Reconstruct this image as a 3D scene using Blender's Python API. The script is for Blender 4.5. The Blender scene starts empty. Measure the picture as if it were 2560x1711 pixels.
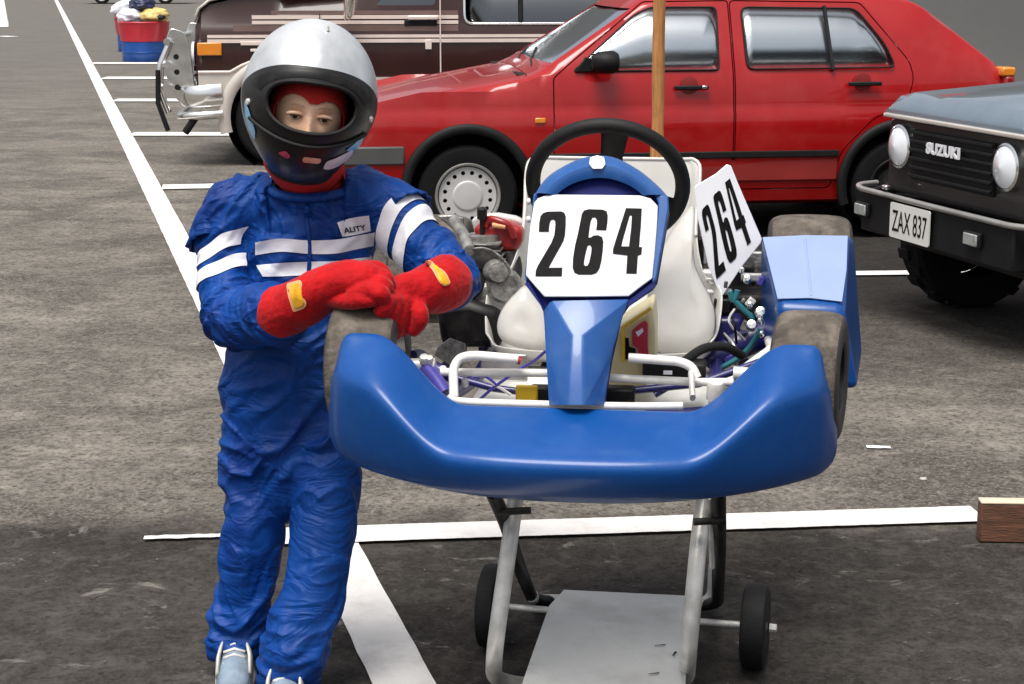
import bpy, bmesh, math, random
from math import radians, sin, cos, pi, tan
from mathutils import Vector, Matrix, noise
from mathutils.bvhtree import BVHTree
random.seed(7)
SC = bpy.context.scene
COL = SC.collection
# ------------------------------------------------------------------ camera
CAMH, PITCH, FPX = 1.6, radians(12.2), 4400.0
cam_d = bpy.data.cameras.new('camera'); cam = bpy.data.objects.new('camera', cam_d); COL.objects.link(cam)
cam.location = (0, 0, CAMH); cam.rotation_euler = (pi/2 - PITCH, 0, 0)
cam_d.sensor_width = 36; cam_d.lens = 36*FPX/2560; cam_d.clip_end = 500; cam_d.clip_start = .05
SC.camera = cam
# ------------------------------------------------------------------ light
SUN_EL, SUN_AZ = radians(68), radians(205)      # azimuth: measured from +Y clockwise; high, behind the camera, a little to the left
w = bpy.data.worlds.new('World'); SC.world = w; w.use_nodes = True
nt = w.node_tree; bg = nt.nodes['Background']
sky = nt.nodes.new('ShaderNodeTexSky'); sky.sky_type = 'NISHITA'; sky.sun_disc = False
sky.sun_elevation = SUN_EL; sky.sun_rotation = SUN_AZ
sky.dust_density = 4.0; sky.air_density = 1.0; sky.ozone_density = 1.0
hs = nt.nodes.new('ShaderNodeHueSaturation'); hs.inputs['Saturation'].default_value = .30
nt.links.new(sky.outputs[0], hs.inputs['Color']); nt.links.new(hs.outputs[0], bg.inputs['Color'])
bg.inputs['Strength'].default_value = .10
sd = bpy.data.lights.new('sun', 'SUN'); sd.energy = 2.3; sd.angle = radians(32); sd.color = (1, .96, .9)
sun = bpy.data.objects.new('sun', sd); COL.objects.link(sun)
sdir = Vector((sin(SUN_AZ)*cos(SUN_EL), cos(SUN_AZ)*cos(SUN_EL), sin(SUN_EL)))
sun.rotation_euler = (-sdir).to_track_quat('-Z', 'Y').to_euler()
vs = SC.view_settings; vs.view_transform = 'Standard'; vs.look = 'None'; vs.exposure = 0.62; vs.gamma = 1
try: vs.use_curve_mapping = False
except Exception: pass
# ------------------------------------------------------------------ photo geometry (coordinates measured on a 2346 px wide view)
S = 2560/2346.0
C0 = Vector((0, 0, CAMH))
def ray(x, y):
    u = (x*S-1280)/FPX; v = (y*S-855.5)/FPX
    return Vector((u, cos(PITCH)-v*sin(PITCH), -sin(PITCH)-v*cos(PITCH)))
def at(x, y, D): r = ray(x, y); return C0 + r*(D/r.y)
def gr(x, y, z=0.0): r = ray(x, y); return C0 + r*((z-CAMH)/r.z)
def hit(x, y, P, N): r = ray(x, y); return C0 + r*((P-C0).dot(N)/r.dot(N))
# ------------------------------------------------------------------ object helpers
ROOT = {}
def tag(o, label=None, cat=None, group=None, kind=None):
    if label: o['label'] = label
    if cat: o['category'] = cat
    if group: o['group'] = group
    if kind: o['kind'] = kind
    return o
def empty(name, loc, rz=0.0, label=None, cat=None, group=None):
    o = bpy.data.objects.new(name, None); COL.objects.link(o)
    o.location = loc; o.rotation_euler = (0, 0, rz); o.empty_display_size = .1
    ROOT[o.name] = Matrix.Translation(loc) @ Matrix.Rotation(rz, 4, 'Z')
    return tag(o, label, cat, group)
def smooth_mesh(me, ang=None):
    for p in me.polygons: p.use_smooth = True
    if ang is not None:
        try: me.set_sharp_from_angle(angle=radians(ang))
        except Exception: pass
def mk(name, V, F, mat=None, parent=None, T=None, smooth=None, bevel=0, seg=2):
    """V in world space, or in frame T when given. smooth: angle in degrees or None (flat)."""
    M = Matrix.Identity(4)
    if T is not None: M = T
    if parent is not None: M = ROOT[parent.name].inverted() @ M
    me = bpy.data.meshes.new(name)
    me.from_pydata([tuple(M @ Vector(v)) for v in V], [], [tuple(f) for f in F])
    me.validate(); me.update()
    bm = bmesh.new(); bm.from_mesh(me); bmesh.ops.recalc_face_normals(bm, faces=bm.faces); bm.to_mesh(me); bm.free()
    if mat: me.materials.append(mat)
    if smooth: smooth_mesh(me, smooth)
    o = bpy.data.objects.new(name, me); COL.objects.link(o)
    if parent is not None:
        o.parent = parent; ROOT[o.name] = ROOT[parent.name]
    else: ROOT[o.name] = Matrix.Identity(4)
    if bevel:
        b = o.modifiers.new('bevel', 'BEVEL'); b.width = bevel; b.segments = seg; b.limit_method = 'ANGLE'; b.angle_limit = radians(35)
        b.harden_normals = False
        if not smooth: smooth_mesh(me, 50)
    return o
def boxv(c, s):
    x, y, z = c; a, b, d = s[0]/2, s[1]/2, s[2]/2
    V = [Vector((x+i*a, y+j*b, z+k*d)) for i in (-1, 1) for j in (-1, 1) for k in (-1, 1)]
    F = [(0, 1, 3, 2), (4, 6, 7, 5), (0, 4, 5, 1), (2, 3, 7, 6), (0, 2, 6, 4), (1, 5, 7, 3)]
    return V, F
def box(name, c, s, mat, parent=None, T=None, rot=None, bevel=.004, seg=2):
    V, F = boxv((0, 0, 0), s)
    R = rot.to_4x4() if rot is not None else Matrix.Identity(4)
    V = [R @ v + Vector(c) for v in V]
    return mk(name, V, F, mat, parent, T, bevel=bevel, seg=seg)
def cat(P, n=6, closed=False):
    P = [Vector(p) for p in P]
    if len(P) < 3 or n <= 1: return P
    out = []; m = len(P)
    for i in range(m if closed else m-1):
        if closed: p0, p1, p2, p3 = P[i-1], P[i], P[(i+1) % m], P[(i+2) % m]
        else: p0, p1, p2, p3 = P[max(i-1, 0)], P[i], P[i+1], P[min(i+2, m-1)]
        for k in range(n):
            t = k/n
            out.append(.5*((2*p1)+(p2-p0)*t+(2*p0-5*p1+4*p2-p3)*t*t+(3*p1-p0-3*p2+p3)*t**3))
    if not closed: out.append(P[-1])
    return out
def fillet(P, r, n=5):
    """polyline with its inner corners rounded"""
    P = [Vector(p) for p in P]; out = [P[0]]
    for i in range(1, len(P)-1):
        a, b, c = P[i-1], P[i], P[i+1]
        d = min(r, (a-b).length*.48, (c-b).length*.48)
        s = b+(a-b).normalized()*d; e = b+(c-b).normalized()*d
        for k in range(n+1):
            t = k/n; out.append(s*(1-t)**2+b*2*t*(1-t)+e*t*t)
    out.append(P[-1]); return out
def sweep(P, R, res=12, closed=False, round_caps=False, side=None):
    """tube through P; R float / list of float / list of (a,b); side: direction of the first radius"""
    P = [Vector(p) for p in P]; n = len(P)
    if not isinstance(R, (list, tuple)): R = [R]*n
    R = [(r, r) if not isinstance(r, (list, tuple)) else r for r in R]
    V, F, rings = [], [], []
    prev = Vector(side) if side is not None else None
    def tan_(i):
        if closed: t = P[(i+1) % n]-P[i-1]
        else: t = P[min(i+1, n-1)]-P[max(i-1, 0)]
        return t.normalized()
    stations = []
    for i in range(n):
        t = tan_(i)
        if prev is None:
            prev = Vector((0, 0, 1)) if abs(t.z) < .9 else Vector((1, 0, 0))
        s = Vector(side) if side is not None else prev
        s = (s - t*s.dot(t))
        if s.length < 1e-5: s = prev - t*prev.dot(t)
        s.normalize(); prev = s
        stations.append((P[i], t, s, t.cross(s), R[i]))
    if round_caps and not closed:
        p, t, s, b, r = stations[0]; pre = []
        for k in (1, 2, 3):
            a = k/4*pi/2; m = (r[0]+r[1])/2
            pre.append((p - t*m*cos(a)*1.0, t, s, b, (r[0]*sin(a), r[1]*sin(a))))
        p, t, s, b, r = stations[-1]; post = []
        for k in (3, 2, 1):
            a = k/4*pi/2; m = (r[0]+r[1])/2
            post.append((p + t*m*cos(a)*1.0, t, s, b, (r[0]*sin(a), r[1]*sin(a))))
        stations = pre+stations+post
    for p, t, s, b, r in stations:
        rings.append(len(V))
        for j in range(res):
            a = 2*pi*j/res
            V.append(p+s*cos(a)*r[0]+b*sin(a)*r[1])
    m = len(stations)
    for i in range(m if closed else m-1):
        a, c = rings[i], rings[(i+1) % m]
        for j in range(res):
            k = (j+1) % res; F.append((a+j, a+k, c+k, c+j))
    if not closed:
        F.append(tuple(rings[0]+j for j in reversed(range(res)))); F.append(tuple(rings[-1]+j for j in range(res)))
    return V, F
def tube(name, P, r, mat, parent=None, T=None, res=12, closed=False, caps=False, side=None):
    V, F = sweep(P, r, res, closed, caps, side)
    return mk(name, V, F, mat, parent, T, smooth=50)
def join(*VF):
    V, F = [], []
    for v, f in VF:
        o = len(V); V += list(v); F += [tuple(i+o for i in q) for q in f]
    return V, F
def lathe(prof, c, axis, res=48, arc=None):
    """prof list of (radius, along axis)"""
    ax = Vector(axis).normalized(); s = Vector((0, 0, 1)) if abs(ax.z) < .9 else Vector((1, 0, 0))
    s = (s-ax*s.dot(ax)).normalized(); b = ax.cross(s); c = Vector(c)
    V, F = [], []
    n = len(prof); full = arc is None
    a0, a1 = (0, 2*pi) if full else arc
    m = res if full else res+1
    for j in range(m):
        a = a0+(a1-a0)*j/res
        for r, h in prof: V.append(c+ax*h+s*cos(a)*r+b*sin(a)*r)
    for j in range(res):
        k = (j+1) % m
        for i in range(n-1): F.append((j*n+i, j*n+i+1, k*n+i+1, k*n+i))
    return V, F
def lathe_o(name, prof, c, axis, mat, parent=None, T=None, res=48, arc=None, ang=35):
    V, F = lathe(prof, c, axis, res, arc)
    o = mk(name, V, F, mat, parent, T, smooth=ang)
    bm = bmesh.new(); bm.from_mesh(o.data); bmesh.ops.remove_doubles(bm, verts=bm.verts, dist=1e-5); bmesh.ops.recalc_face_normals(bm, faces=bm.faces); bm.to_mesh(o.data); bm.free()
    smooth_mesh(o.data, ang)
    return o
def prism(pts3, d):
    """closed outline (3D points) extruded by vector d"""
    n = len(pts3); P = [Vector(p) for p in pts3]; d = Vector(d)
    V = P+[p+d for p in P]
    F = [tuple(range(n)), tuple(reversed(range(n, 2*n)))]+[(i, (i+1) % n, n+(i+1) % n, n+i) for i in range(n)]
    return V, F
def prism_o(name, pts3, d, mat, parent=None, T=None, bevel=0, seg=2):
    V, F = prism(pts3, d); return mk(name, V, F, mat, parent, T, bevel=bevel, seg=seg)
def flat_shape(name, contours, basis, mat, parent, th=.001, T=None):
    """2D contours with holes -> thin mesh; basis(x,y)->3D; th thickness"""
    cu = bpy.data.curves.new('tmp', 'CURVE'); cu.dimensions = '2D'; cu.fill_mode = 'BOTH'; cu.extrude = .5
    for c in contours:
        sp = cu.splines.new('POLY'); sp.points.add(len(c)-1); sp.use_cyclic_u = True
        for i, (x, y) in enumerate(c): sp.points[i].co = (x, y, 0, 1)
    o = bpy.data.objects.new('tmp', cu); COL.objects.link(o)
    dg = bpy.context.evaluated_depsgraph_get(); me = bpy.data.meshes.new_from_object(o.evaluated_get(dg))
    V = [basis(v.co.x, v.co.y, (v.co.z)*th) for v in me.vertices]; F = [tuple(p.vertices) for p in me.polygons]
    bpy.data.objects.remove(o); bpy.data.curves.remove(cu); bpy.data.meshes.remove(me)
    return mk(name, V, F, mat, parent, T)
def text_shape(name, txt, basis, mat, parent, th=.001, T=None, bold=.0, shear=0.):
    cu = bpy.data.curves.new('tmp', 'FONT'); cu.body = txt; cu.align_x = 'CENTER'; cu.align_y = 'CENTER'; cu.extrude = .5; cu.offset = bold; cu.shear = shear
    o = bpy.data.objects.new('tmp', cu); COL.objects.link(o)
    dg = bpy.context.evaluated_depsgraph_get(); me = bpy.data.meshes.new_from_object(o.evaluated_get(dg))
    xs = [v.co.x for v in me.vertices]; ys = [v.co.y for v in me.vertices]
    x0, x1, y0, y1 = min(xs), max(xs), min(ys), max(ys)
    V = [basis((v.co.x-x0)/(x1-x0), (y1-v.co.y)/(y1-y0), v.co.z*th) for v in me.vertices]; F = [tuple(p.vertices) for p in me.polygons]
    bpy.data.objects.remove(o); bpy.data.curves.remove(cu); bpy.data.meshes.remove(me)
    return mk(name, V, F, mat, parent, T)
def apply_mods(o):
    dg = bpy.context.evaluated_depsgraph_get()
    me = bpy.data.meshes.new_from_object(o.evaluated_get(dg)); o.modifiers.clear(); old = o.data; o.data = me; bpy.data.meshes.remove(old)
def boolean(o, cutters, op):
    for c in cutters:
        m = o.modifiers.new('b', 'BOOLEAN'); m.operation = op; m.solver = 'EXACT'; m.object = c
    apply_mods(o)
def kill(*obs):
    for o in obs: bpy.data.objects.remove(o)
def remesh(V, F, voxel, smooth_it=4, mat=None, name='tmp'):
    o = mk('tmp', V, F)
    m = o.modifiers.new('r', 'REMESH'); m.mode = 'VOXEL'; m.voxel_size = voxel
    if smooth_it: s = o.modifiers.new('s', 'SMOOTH'); s.iterations = smooth_it; s.factor = .5
    dg = bpy.context.evaluated_depsgraph_get(); me = bpy.data.meshes.new_from_object(o.evaluated_get(dg))
    bpy.data.objects.remove(o)
    return me
# ------------------------------------------------------------------ materials
MATS = {}
def principled(name):
    m = bpy.data.materials.new(name); m.use_nodes = True
    return m, m.node_tree, m.node_tree.nodes['Principled BSDF']
def setc(p, k, v):
    if k in p.inputs: p.inputs[k].default_value = v
def mat(name, col, rough=.5, metal=0., coat=0., var=.12, vscale=8., bump=0., bscale=200., spec=.5, dirt=None, dscale=5., damount=.5, streak=None, transmission=0, sheen=0., rvar=.12):
    m, t, p = principled(name); N, L = t.nodes, t.links
    setc(p, 'Roughness', rough); setc(p, 'Metallic', metal); setc(p, 'Coat Weight', coat); setc(p, 'Coat Roughness', .06); setc(p, 'Specular IOR Level', spec)
    if sheen: setc(p, 'Sheen Weight', sheen); setc(p, 'Sheen Roughness', .4)
    tc = N.new('ShaderNodeTexCoord')
    vec = tc.outputs['Object']
    if streak:
        mp = N.new('ShaderNodeMapping'); mp.inputs['Scale'].default_value = streak; L.new(vec, mp.inputs['Vector']); vec = mp.outputs['Vector']
    n = N.new('ShaderNodeTexNoise'); n.inputs['Scale'].default_value = vscale; n.inputs['Detail'].default_value = 5; L.new(vec, n.inputs['Vector'])
    mr = N.new('ShaderNodeMapRange'); mr.inputs['From Min'].default_value = .3; mr.inputs['From Max'].default_value = .7
    mr.inputs['To Min'].default_value = 1-var; mr.inputs['To Max'].default_value = 1+var; L.new(n.outputs['Fac'], mr.inputs['Value'])
    mul = N.new('ShaderNodeVectorMath'); mul.operation = 'SCALE'; mul.inputs[0].default_value = col; L.new(mr.outputs[0], mul.inputs['Scale'])
    c = mul.outputs[0]
    if dirt:
        n2 = N.new('ShaderNodeTexNoise'); n2.inputs['Scale'].default_value = dscale; n2.inputs['Detail'].default_value = 8; n2.inputs['Roughness'].default_value = .65; L.new(tc.outputs['Object'], n2.inputs['Vector'])
        r2 = N.new('ShaderNodeMapRange'); r2.inputs['From Min'].default_value = .48; r2.inputs['From Max'].default_value = .72; r2.inputs['To Max'].default_value = damount; L.new(n2.outputs['Fac'], r2.inputs['Value'])
        mx = N.new('ShaderNodeMix'); mx.data_type = 'RGBA'; L.new(r2.outputs[0], mx.inputs['Factor']); L.new(c, mx.inputs['A']); mx.inputs['B'].default_value = (*dirt, 1)
        c = mx.outputs['Result']
    L.new(c, p.inputs['Base Color'])
    if rvar:
        r3 = N.new('ShaderNodeMapRange'); r3.inputs['To Min'].default_value = max(.02, rough-rvar*.6); r3.inputs['To Max'].default_value = min(1, rough+rvar); L.new(n.outputs['Fac'], r3.inputs['Value']); L.new(r3.outputs[0], p.inputs['Roughness'])
    if bump:
        nb = N.new('ShaderNodeTexNoise'); nb.inputs['Scale'].default_value = bscale; nb.inputs['Detail'].default_value = 4; L.new(vec, nb.inputs['Vector'])
        b = N.new('ShaderNodeBump'); b.inputs['Strength'].default_value = bump; b.inputs['Distance'].default_value = .01; L.new(nb.outputs['Fac'], b.inputs['Height']); L.new(b.outputs[0], p.inputs['Normal'])
    MATS[name] = m; return m
def glass_mat(name, tint, refl=.25, rough=.03):
    m = bpy.data.materials.new(name); m.use_nodes = True; t = m.node_tree; N, L = t.nodes, t.links; N.clear()
    out = N.new('ShaderNodeOutputMaterial'); tr = N.new('ShaderNodeBsdfTransparent'); tr.inputs[0].default_value = (*tint, 1)
    gl = N.new('ShaderNodeBsdfGlossy'); gl.inputs['Roughness'].default_value = rough; gl.inputs['Color'].default_value = (.9, .95, 1, 1)
    fr = N.new('ShaderNodeFresnel'); fr.inputs['IOR'].default_value = 1.5
    mr = N.new('ShaderNodeMapRange'); mr.inputs['To Min'].default_value = refl; mr.inputs['To Max'].default_value = 1; L.new(fr.outputs[0], mr.inputs['Value'])
    mx = N.new('ShaderNodeMixShader'); L.new(mr.outputs[0], mx.inputs[0]); L.new(tr.outputs[0], mx.inputs[1]); L.new(gl.outputs[0], mx.inputs[2]); L.new(mx.outputs[0], out.inputs['Surface'])
    MATS[name] = m; return m
def attr_mat(name, attr, colA, colB, rough=.3, coat=.5, roughB=None, metal=0., var=.1, vscale=10):
    """colB where the attribute is positive"""
    m = mat(name, colA, rough, metal, coat, var, vscale); t = m.node_tree; N, L = t.nodes, t.links; p = N['Principled BSDF']
    src = p.inputs['Base Color'].links[0].from_socket
    a = N.new('ShaderNodeAttribute'); a.attribute_name = attr
    gt = N.new('ShaderNodeMapRange'); gt.inputs['From Min'].default_value = -.004; gt.inputs['From Max'].default_value = .004; L.new(a.outputs['Fac'], gt.inputs['Value'])
    mx = N.new('ShaderNodeMix'); mx.data_type = 'RGBA'; L.new(gt.outputs[0], mx.inputs['Factor']); L.new(src, mx.inputs['A']); mx.inputs['B'].default_value = (*colB, 1); L.new(mx.outputs['Result'], p.inputs['Base Color'])
    if metal:
        iv = N.new('ShaderNodeMath'); iv.operation = 'SUBTRACT'; iv.inputs[0].default_value = metal; iv.use_clamp = True; L.new(gt.outputs[0], iv.inputs[1]); L.new(iv.outputs[0], p.inputs['Metallic'])
    return m
BLUE_P = mat('blue_plastic', (.0005, .062, .27), .42, coat=.12, var=.10, vscale=3, bump=.06, bscale=70, dirt=(.02, .12, .32), dscale=26, damount=.22, spec=.28, rvar=.22)
setc(BLUE_P.node_tree.nodes['Principled BSDF'], 'Coat Weight', .45); setc(BLUE_P.node_tree.nodes['Principled BSDF'], 'Coat Roughness', .20)
BLUE_D = mat('deep_blue_plastic', (.002, .008, .12), .5, spec=.2, var=.1)
BLUE_L = mat('light_blue_fibreglass', (.012, .085, .30), .34, coat=.3, var=.1, vscale=6, dirt=(.1, .2, .4), dscale=18, damount=.2)
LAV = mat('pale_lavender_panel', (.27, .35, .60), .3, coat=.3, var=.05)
WHITE_ST = mat('white_sticker', (.80, .80, .84), .35, coat=.2, var=.03)
BLACK_INK = mat('black_vinyl', (.006, .0055, .0055), .5, var=.3, vscale=30, dirt=(.035, .032, .03), dscale=40, damount=.2, spec=.12)
SEAT_W = mat('seat_fibreglass', (.56, .55, .52), .38, coat=.15, var=.08, vscale=7, bump=.05, bscale=30, dirt=(.42, .38, .32), dscale=9, damount=.35)
WHITE_T = mat('white_painted_tube', (.78, .76, .72), .35, coat=.2, var=.08, vscale=20, dirt=(.35, .3, .25), dscale=25, damount=.35)
ALU = mat('brushed_aluminium', (.62, .60, .57), .32, metal=.85, var=.15, vscale=18, dirt=(.3, .27, .23), dscale=20, damount=.4)
STEEL = mat('galvanised_steel', (.70, .69, .66), .34, metal=.25, var=.12, vscale=25, dirt=(.40, .36, .3), dscale=14, damount=.6, bump=.05, bscale=80)
TRAY_M = mat('tray_aluminium', (.76, .76, .73), .5, metal=.05, var=.07, vscale=6, dirt=(.36, .34, .3), dscale=7, damount=.4)
CAST = mat('cast_alloy', (.36, .35, .33), .42, metal=.6, var=.35, vscale=30, bump=.3, bscale=120, dirt=(.03, .027, .025), dscale=26, damount=.9)
BLACK_M = mat('black_metal', (.007, .0065, .0065), .45, spec=.3, var=.3, vscale=20, dirt=(.07, .06, .05), dscale=20, damount=.4)
BLACK_R = mat('black_rubber', (.009, .0085, .0085), .6, spec=.35, var=.3, vscale=15, bump=.1, bscale=150)
TREAD = mat('worn_tyre_tread', (.085, .070, .056), .85, var=.5, vscale=24, bump=.5, bscale=70, dirt=(.22, .185, .15), dscale=20, damount=.8)
SIDEW = mat('tyre_sidewall', (.035, .032, .030), .6, var=.25, vscale=30, bump=.1, bscale=120, dirt=(.12, .1, .085), dscale=18, damount=.4)
NAVY_T = mat('navy_chassis_tube', (.018, .016, .12), .35, coat=.3, var=.15)
PURP = mat('violet_blue_bracket', (.06, .05, .30), .35, coat=.3, var=.15)
YELLOW = mat('yellow_paint', (.72, .45, .02), .4, coat=.2, var=.1)
TANK_M = mat('cream_fuel_tank', (.62, .54, .30), .35, coat=.1, var=.12, vscale=12)
RED_P = mat('red_plastic', (.30, .008, .008), .35, coat=.3, var=.25, vscale=14)
PINK = mat('crimson_label', (.50, .02, .06), .4, var=.2)
CHROME = mat('chrome', (.88, .88, .86), .20, metal=1., var=.05)
TEAL = mat('teal_hose', (.02, .16, .19), .35, coat=.2, var=.2)
SUIT = mat('blue_race_suit', (.0005, .046, .245), .50, var=.22, vscale=7, bump=.15, bscale=520, dirt=(.0015, .008, .11), dscale=4.0, damount=.8, spec=.26)
for _m, _s, _st, _dd in ((SUIT, 11, .50, 1.4),):
    _t = _m.node_tree; _n = _t.nodes.new('ShaderNodeTexNoise'); _n.inputs['Scale'].default_value = _s; _n.inputs['Detail'].default_value = 3; _n.inputs['Roughness'].default_value = .45; _n.inputs['Distortion'].default_value = _dd
    _mp = _t.nodes.new('ShaderNodeMapping'); _mp.inputs['Scale'].default_value = (.55, .8, 1.2); _mp.inputs['Rotation'].default_value = (0, .6, 0)
    _tc = _t.nodes.new('ShaderNodeTexCoord'); _t.links.new(_tc.outputs['Object'], _mp.inputs['Vector']); _t.links.new(_mp.outputs[0], _n.inputs['Vector'])
    _ab = _t.nodes.new('ShaderNodeMath'); _ab.operation = 'SUBTRACT'; _ab.inputs[1].default_value = .5; _t.links.new(_n.outputs['Fac'], _ab.inputs[0])
    _a2 = _t.nodes.new('ShaderNodeMath'); _a2.operation = 'ABSOLUTE'; _t.links.new(_ab.outputs[0], _a2.inputs[0])
    _b = _t.nodes.new('ShaderNodeBump'); _b.inputs['Strength'].default_value = _st; _b.inputs['Distance'].default_value = .045; _b.invert = True; _t.links.new(_a2.outputs[0], _b.inputs['Height'])
    _p = _t.nodes['Principled BSDF']; _old = _p.inputs['Normal'].links[0].from_node; _t.links.new(_b.outputs[0], _old.inputs['Normal'])
TAPE = mat('white_cloth_tape', (.82, .82, .86), .6, var=.05, vscale=20, bump=.15, bscale=60)
GLOVE = mat('red_glove_suede', (.46, .003, .006), .75, var=.18, vscale=14, bump=.4, bscale=70, sheen=.15, dirt=(.28, .002, .004), dscale=9, damount=.4, spec=.2)
G_YEL = mat('yellow_glove_badge', (.78, .40, .015), .5, var=.2, vscale=60)
G_PEACH = mat('peach_badge_border', (.80, .36, .16), .5, var=.05)
BALA = mat('red_balaclava', (.55, .018, .012), .85, var=.15, vscale=25, bump=.3, bscale=300)
SKIN = mat('skin', (.95, .60, .40), .5, var=.06, vscale=30, dirt=(.62, .26, .18), dscale=20, damount=.3)
setc(SKIN.node_tree.nodes['Principled BSDF'], 'Subsurface Weight', .25); setc(SKIN.node_tree.nodes['Principled BSDF'], 'Subsurface Radius', (.012, .004, .002))
LASH = mat('brown_lash', (.10, .035, .015), .7)
EYEW = mat('eye_white', (.7, .66, .6), .2); IRIS = mat('brown_iris', (.06, .03, .015), .15)
HPAD = mat('helmet_lining', (.008, .007, .007), .9)
RED_CAR = mat('red_car_paint', (.33, .003, .004), .3, spec=.3, coat=.6, var=.06, vscale=2.5, dirt=(.42, .05, .04), dscale=3, damount=.35)
RED_SILL = mat('dusty_red_sill', (.24, .015, .012), .5, coat=.2, var=.15, vscale=4)
BLK_TRIM = mat('black_car_plastic', (.006, .006, .0065), .6, spec=.3, var=.3, vscale=10)
GREY_TRIM = mat('grey_bumper_plastic', (.07, .07, .068), .5, var=.1)
RUB = mat('car_tyre_rubber', (.006, .0055, .006), .8, spec=.25, var=.3, vscale=10, bump=.1, bscale=60)
WH_STEEL = mat('wheel_paint_silver', (.66, .645, .63), .35, metal=.25, coat=.2, var=.04)
RIM_D = mat('wheel_lip_metal', (.42, .41, .39), .35, metal=.6, var=.15)
GLS = glass_mat('car_glass', (.68, .72, .70), .50, .22)
GLS_D = glass_mat('dark_car_glass', (.10, .12, .14), .10, .03)
GLS_W = glass_mat('windscreen_glass', (.45, .5, .5), .85, .12)
ORANGE = mat('orange_lens', (.75, .24, .02), .25, coat=.6, var=.05)
BROWN = mat('dark_maroon_paint', (.032, .011, .009), .3, spec=.3, coat=.35, var=.1, vscale=3)
TAUPE = mat('taupe_metallic', (.20, .135, .12), .3, metal=.3, coat=.6, var=.1)
CREAM_ST = mat('cream_pinstripe', (.74, .62, .56), .35, coat=.3, var=.05)
WARM_W = mat('warm_silver_paint_and_glare', (.58, .53, .48), .32, metal=.2, coat=.4, var=.1, vscale=5)
JEEP_BK = mat('black_jeep_paint', (.006, .006, .0065), .4, coat=.25, var=.2, vscale=4)
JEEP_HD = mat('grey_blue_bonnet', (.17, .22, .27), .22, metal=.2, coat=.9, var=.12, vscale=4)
LAMP = mat('headlamp_glass', (.80, .82, .86), .08, coat=1., var=.03)
LAMP_D = mat('frosted_lens', (.30, .31, .30), .3, coat=.5, var=.25, vscale=40)
PLATE_M = mat('number_plate_white', (.72, .71, .68), .4, var=.04)
WOOD = mat('weathered_pole_wood', (.50, .22, .07), .6, var=.30, vscale=6, streak=(30, 30, 1.2), bump=.3, bscale=20, dirt=(.18, .075, .025), dscale=7, damount=.6)
PLANK = mat('brown_timber', (.13, .055, .03), .8, var=.4, vscale=6, streak=(2, 20, 20), bump=.4, bscale=20, dirt=(.05, .025, .02), dscale=6, damount=.6)
PLANK_T = mat('cut_timber_edge', (.66, .52, .40), .8, var=.15)
BIN_B = mat('blue_drum_paint', (.003, .06, .28), .4, coat=.3, var=.2, vscale=6, dirt=(.03, .12, .3), dscale=10, damount=.4)
BIN_R = mat('red_drum_paint', (.45, .015, .03), .35, coat=.4, var=.1)
GREYW = mat('grey_render_wall', (.15, .15, .145), .85, var=.12, vscale=.7, bump=.2, bscale=12)
BAG_W = mat('white_rubbish_bag', (.72, .74, .80), .4, var=.08); BAG_K = mat('navy_rubbish_bag', (.01, .014, .06), .4, var=.3); BAG_Y = mat('yellow_wrapping', (.62, .46, .16), .5, var=.3, vscale=15)
RUBB = mat('grey_upholstery', (.16, .165, .165), .8, var=.1)
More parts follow.
